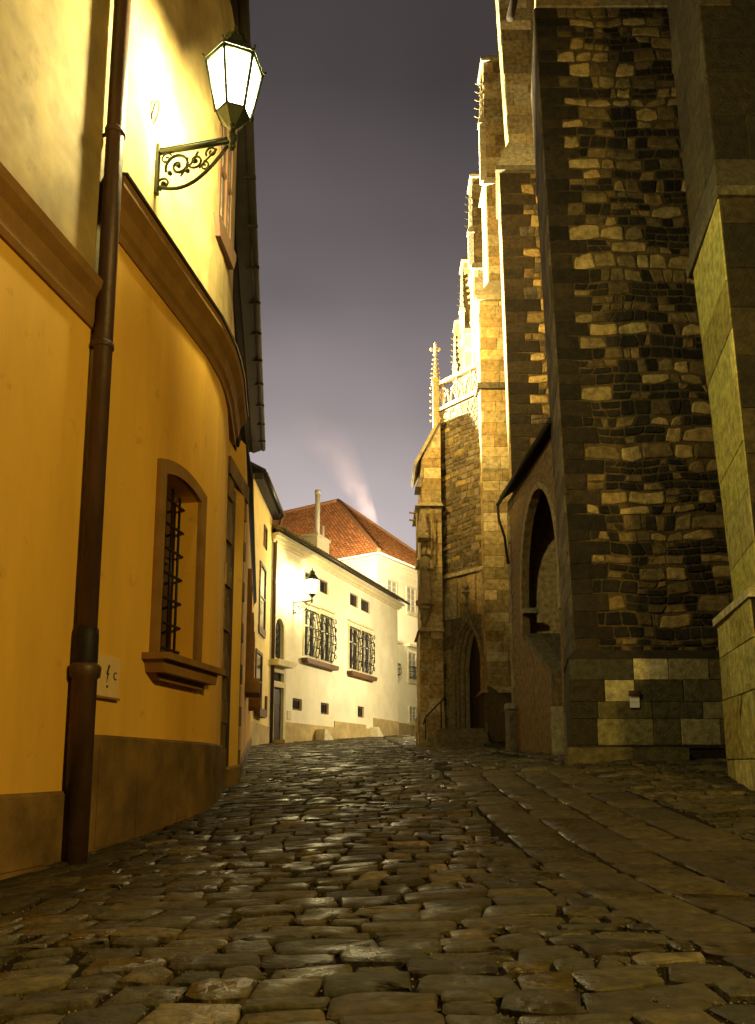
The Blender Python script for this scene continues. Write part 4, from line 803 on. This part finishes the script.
# pinnacle at the bay's left corner
px2, py2 = 2.02, 25.45; m = M(); m.lathe(px2, py2, [(.15, 12.3), (.15, 13.95), (.20, 13.98), (.20, 14.06), (.12, 14.1), (.03, 15.0)], 4, R(45))
g = (.4, .33, .2)
for i in range(5):
    z = 14.15 + i * .17; r = .11 * (1 - i / 6) + .03
    for a in range(4): m.lathe(px2 + r * math.cos(a * math.pi / 2), py2 + r * math.sin(a * math.pi / 2), [(.01, z), (.05, z + .03), (.01, z + .08)], 5)
for z in (15.0, ): m.lathe(px2, py2, [(.03, z), (.09, z + .05), (.03, z + .10)], 8)
for a, b in ((-.13, 0), (.13, 0), (0, .13), (0, -.13)): m.lathe(px2 + a, py2 + b, [(.01, 15.17), (.06, 15.22), (.06, 15.27), (.01, 15.32)], 6)
m.tube([(px2 - .14, py2, 15.24), (px2 + .14, py2, 15.24)], .03, 6); m.lathe(px2, py2, [(.03, 15.1), (.03, 15.35), (.06, 15.42), (.01, 15.52)], 6)
for i in range(6): z = 12.5 + i * .24; m.lathe(px2 - .17, py2 - .1, [(.01, z), (.06, z + .05), (.01, z + .10)], 5)
m.build('pinnacle', MT['tracery'], church, church)
# left corner buttress with gabled top
m = M(); bx0, bx1 = 1.38, 2.12
pier(m, rect(bx0 - .06, bx1 + .02, 24.72, 27, 1.2), rect(bx0 - .06, bx1 + .02, 24.72, 27, 2.42), {0: dict(kind='ashlar', seed=101, cols=GOLD), 3: dict(kind='ashlar', seed=102, cols=GOLD)})
m.frustum(rect(bx0 - .08, bx1 + .04, 24.70, 27, 2.42), rect(bx0, bx1, 24.8, 27, 2.52), (.34, .28, .16))
for z0, z1, k in ((2.5, 5.1, 0), (5.25, 9.3, 1), (9.45, 11.0, 2)):
    xx = bx0 + .05 * k; pier(m, rect(xx, bx1, 24.82 + .04 * k, 27, z0), rect(xx, bx1, 24.82 + .04 * k, 27, z1), {0: dict(kind='ashlar', seed=103 + k, cols=GOLD, cw=(.3, .6)), 3: dict(kind='ashlar', seed=113 + k, cols=GOLD)})
for z, o_ in ((5.1, .10), (9.3, .14)): m.frustum(rect(bx0 - o_, bx1 + .06, 24.7, 27, z), rect(bx0 + .06, bx1, 24.86, 27, z + .16), (.34, .28, .16))
# sloping gable top rising to the right
m.prism([(bx0 + .1, 24.9, 11.0), (bx1, 24.9, 11.0), (bx1, 24.9, 12.35), (bx1 - .06, 24.9, 12.35)], (0, 1.9, 0), (.28, .23, .13))
P, W, H = bil((bx0 + .3, 24.9, 11.0), (bx1, 24.9, 11.0), (bx1, 24.9, 11.6), (bx0 + .45, 24.9, 11.6)); masonry(m, P, W, H, 'ashlar', 120, cols=GOLD)
m.prism([(bx0 - .18, 24.8, 10.78), (bx0 - .10, 24.8, 10.72), (bx1 + .02, 24.8, 12.38), (bx1 - .04, 24.8, 12.46)], (0, 2.1, 0), (.3, .25, .15))
m.prism([(bx0 - .12, 24.85, 10.0), (bx0 + .1, 24.85, 10.0), (bx0 + .1, 24.85, 10.35), (bx0 + .02, 24.85, 10.35)], (0, .8, 0), (.2, .16, .1))
m.build('buttress', MT['stone'], church, church)
# console and canopy for the statue
sx_, sy_ = 1.52, 24.62
m = M(); m.lathe(sx_, sy_, [(.05, 5.35), (.10, 5.5), (.14, 5.7), (.22, 5.8), (.20, 5.88), (.30, 5.95), (.32, 6.06), (.20, 6.10)], 8, R(22.5)); m.box(sx_ - .15, sx_ + .15, sy_, sy_ + .3, 5.5, 6.05)
m.build('statue_console', MT['tracery'], church, church)
m = M(); m.lathe(sx_, sy_, [(.26, 8.12), (.26, 8.25), (.20, 8.30), (.06, 8.95), (.02, 9.15)], 6); m.box(sx_ - .2, sx_ + .2, sy_, sy_ + .3, 8.1, 8.3)
for a in (-1, 1): m.tube([(sx_ + a * .24, sy_ - .05, 7.5), (sx_ + a * .24, sy_ - .05, 9.0)], .03, 5); m.tube([(sx_ - a * .22, sy_ - .18, 8.1), (sx_ + a * .12, sy_ - .2, 8.42)], .03, 5)
for z in (8.75, 9.0): m.tube([(sx_ - .22, sy_, z), (sx_ - .48, sy_ - .05, z + .02)], .035, 5)
m.build('statue_canopy', MT['tracery'], church, church)
# portal steps
m = M(); zs = [1.34, 1.50, 1.66, 1.80, 1.94]
for i, z in enumerate(zs):
    k = i * .22; m.prism([(.92 + k * 1.25, 22.15 + i * .36, .9), (3.25, 22.15 + i * .36 , .9), (3.6, 24.2, .9), (2.0, 25.6, .9), (1.6 + k * .3, 24.6, .9)], (0, 0, z - .9), jit((.15, .12, .06), .15))
m.build('portal_steps', MT['stone'], church, church)
m = M(); m.box(3.05, 3.9, 22.2, 23.4, .9, 1.45, (.05, .042, .025)); m.prism([(3.3, 23.44, 1.5), (3.95, 21.6, 1.5), (3.95, 21.6, 2.3), (3.3, 23.44, 3.2)], (.12, .04, 0), (.06, .05, .03)); m.build('side_parapet', MT['stone'], church, church)
hr = thing('handrail', 'thin sloping iron handrail beside the portal steps', 'handrail', (1.5, 24.2, 1.7))
m = M(); m.tube([(1.38, 23.5, 2.05), (1.45, 23.6, 2.28), (2.12, 24.75, 2.95), (2.2, 24.8, 2.9)], .025, 6); m.build('rail', MT['black'], hr, hr)
m = M(); m.tube([(1.45, 23.6, 1.6), (1.45, 23.6, 2.28)], .02, 6); m.build('post', MT['black'], hr, hr)
m = M(); m.tube([(2.0, 24.55, 1.9), (2.0, 24.55, 2.83)], .02, 6); m.build('post', MT['black'], hr, hr)
# small notice on the buttress foot
nb = thing('notice_sign', 'tiny white notice plate fixed to the pale ashlar foot of the rubble buttress', 'sign', (4.22, 12.8, 1.85))
m = M(); m.box(4.15, 4.30, 12.795, 12.82, 1.78, 1.97); m.build('plate', MT['white'], nb, nb); m = M(); m.box(4.14, 4.31, 12.77, 12.825, 1.975, 2.06); m.build('hood', MT['signdark'], nb, nb)
m = M(); m.box(4.16, 4.29, 12.791, 12.7955, 1.87, 1.878); m.build('printed_line', MT['signbeige'], nb, nb)

# ------------------------------------------------------------------ saint statue on the console (one skinned, robed figure)
st = thing('statue', 'robed stone saint statue standing on a console at the portal bay corner', 'statue', (sx_, sy_, 6.10))
m = M(); m.smooth = True
prof = [(.21, 6.10), (.22, 6.16), (.19, 6.5), (.165, 6.85), (.15, 7.05), (.185, 7.25), (.20, 7.40), (.15, 7.50), (.055, 7.55), (.05, 7.60)]
n = 20; vs2 = []; fs2 = []
for i, (r, z) in enumerate(prof):
    for j in range(n):
        a = 2 * math.pi * j / n; f = 1 + (.13 * math.sin(a * 6 + z * 1.5) if z < 7.1 else .0); vs2.append((sx_ + r * f * math.cos(a), sy_ + r * f * .72 * math.sin(a), z))
for i in range(len(prof) - 1):
    for j in range(n): fs2.append((i * n + j, i * n + (j + 1) % n, (i + 1) * n + (j + 1) % n, (i + 1) * n + j))
m.shell(vs2, fs2 + [tuple(range(n))[::-1]])
m.lathe(sx_, sy_ - .02, [(.045, 7.56), (.08, 7.62), (.095, 7.70), (.09, 7.78), (.05, 7.84), (.01, 7.86)], 12, 0, True)
m.lathe(sx_, sy_ - .11, [(.004, 7.68), (.016, 7.685), (.004, 7.73)], 6)
for sgn in (-1, 1): m.tube([(sx_ + sgn * .19, sy_, 7.40), (sx_ + sgn * .25, sy_ - .05, 7.12), (sx_ + sgn * .10, sy_ - .19, 7.10), (sx_ + sgn * .03, sy_ - .22, 7.18)], [.065, .06, .045, .03], 8)
m.build('robed_body', MT['tracery'], st, st)
m = M(); m.tube([(sx_ - .10, sy_ - .2, 6.4), (sx_ - .16, sy_ - .18, 7.9)], .018, 6); m.build('staff', MT['tracery'], st, st)

# ------------------------------------------------------------------ chimney smoke drifting up from behind the hipped roof
m = M(); m.smooth = True
for k in range(1):
    m.tube([(.1, 70, 21), (-.9, 70, 23.5), (-2.2, 70, 26.5), (-4.2, 69.5, 30), (-7, 69, 33.5)], [.5, .9, 1.5, 2.4, 3.3], 14)
sm_ = bpy.data.materials.new('chimney_smoke'); sm_.use_nodes = True; t = sm_.node_tree; t.nodes.clear()
o_ = t.nodes.new('ShaderNodeOutputMaterial'); pv = t.nodes.new('ShaderNodeVolumePrincipled'); pv.inputs['Color'].default_value = (.95, .82, .78, 1)
tc2 = t.nodes.new('ShaderNodeTexCoord'); nz = t.nodes.new('ShaderNodeTexNoise'); nz.inputs['Scale'].default_value = .55; nz.inputs['Detail'].default_value = 5
sp = t.nodes.new('ShaderNodeSeparateXYZ'); m1 = t.nodes.new('ShaderNodeMapRange'); m1.inputs['From Min'].default_value = 22; m1.inputs['From Max'].default_value = 33; m1.inputs['To Min'].default_value = .075; m1.inputs['To Max'].default_value = 0
m2 = t.nodes.new('ShaderNodeMapRange'); m2.inputs['From Min'].default_value = .35; m2.inputs['From Max'].default_value = .7
mm = t.nodes.new('ShaderNodeMath'); mm.operation = 'MULTIPLY'
t.links.new(tc2.outputs['Object'], nz.inputs[0]); t.links.new(tc2.outputs['Object'], sp.inputs[0]); t.links.new(sp.outputs['Z'], m1.inputs[0]); t.links.new(nz.outputs[0], m2.inputs[0])
t.links.new(m1.outputs[0], mm.inputs[0]); t.links.new(m2.outputs[0], mm.inputs[1])
def mth(op, a, b=None):
    q = t.nodes.new('ShaderNodeMath'); q.operation = op
    for i_, v_ in enumerate((a, b)):
        if v_ is None: continue
        if isinstance(v_, (int, float)): q.inputs[i_].default_value = v_
        else: t.links.new(v_, q.inputs[i_])
    return q.outputs[0]
tz = mth('MAXIMUM', mth('DIVIDE', mth('SUBTRACT', sp.outputs['Z'], 21.0), 12.5), .001)
ax_ = mth('SUBTRACT', .1, mth('MULTIPLY', mth('POWER', tz, 1.6), 7.1)); rr_ = mth('ADD', .5, mth('MULTIPLY', tz, 2.8))
fo = mth('MAXIMUM', mth('SUBTRACT', 1.0, mth('POWER', mth('ABSOLUTE', mth('DIVIDE', mth('SUBTRACT', sp.outputs['X'], ax_), rr_)), 1.3)), 0.0)
dn = mth('MULTIPLY', mm.outputs[0], mth('MULTIPLY', fo, 1.5)); t.links.new(dn, pv.inputs['Density']); t.links.new(pv.outputs[0], o_.inputs['Volume'])
o = m.build('smoke', sm_); tag(o, 'faint pink lit smoke plume rising behind the red hipped roof', 'smoke', None, 'stuff')
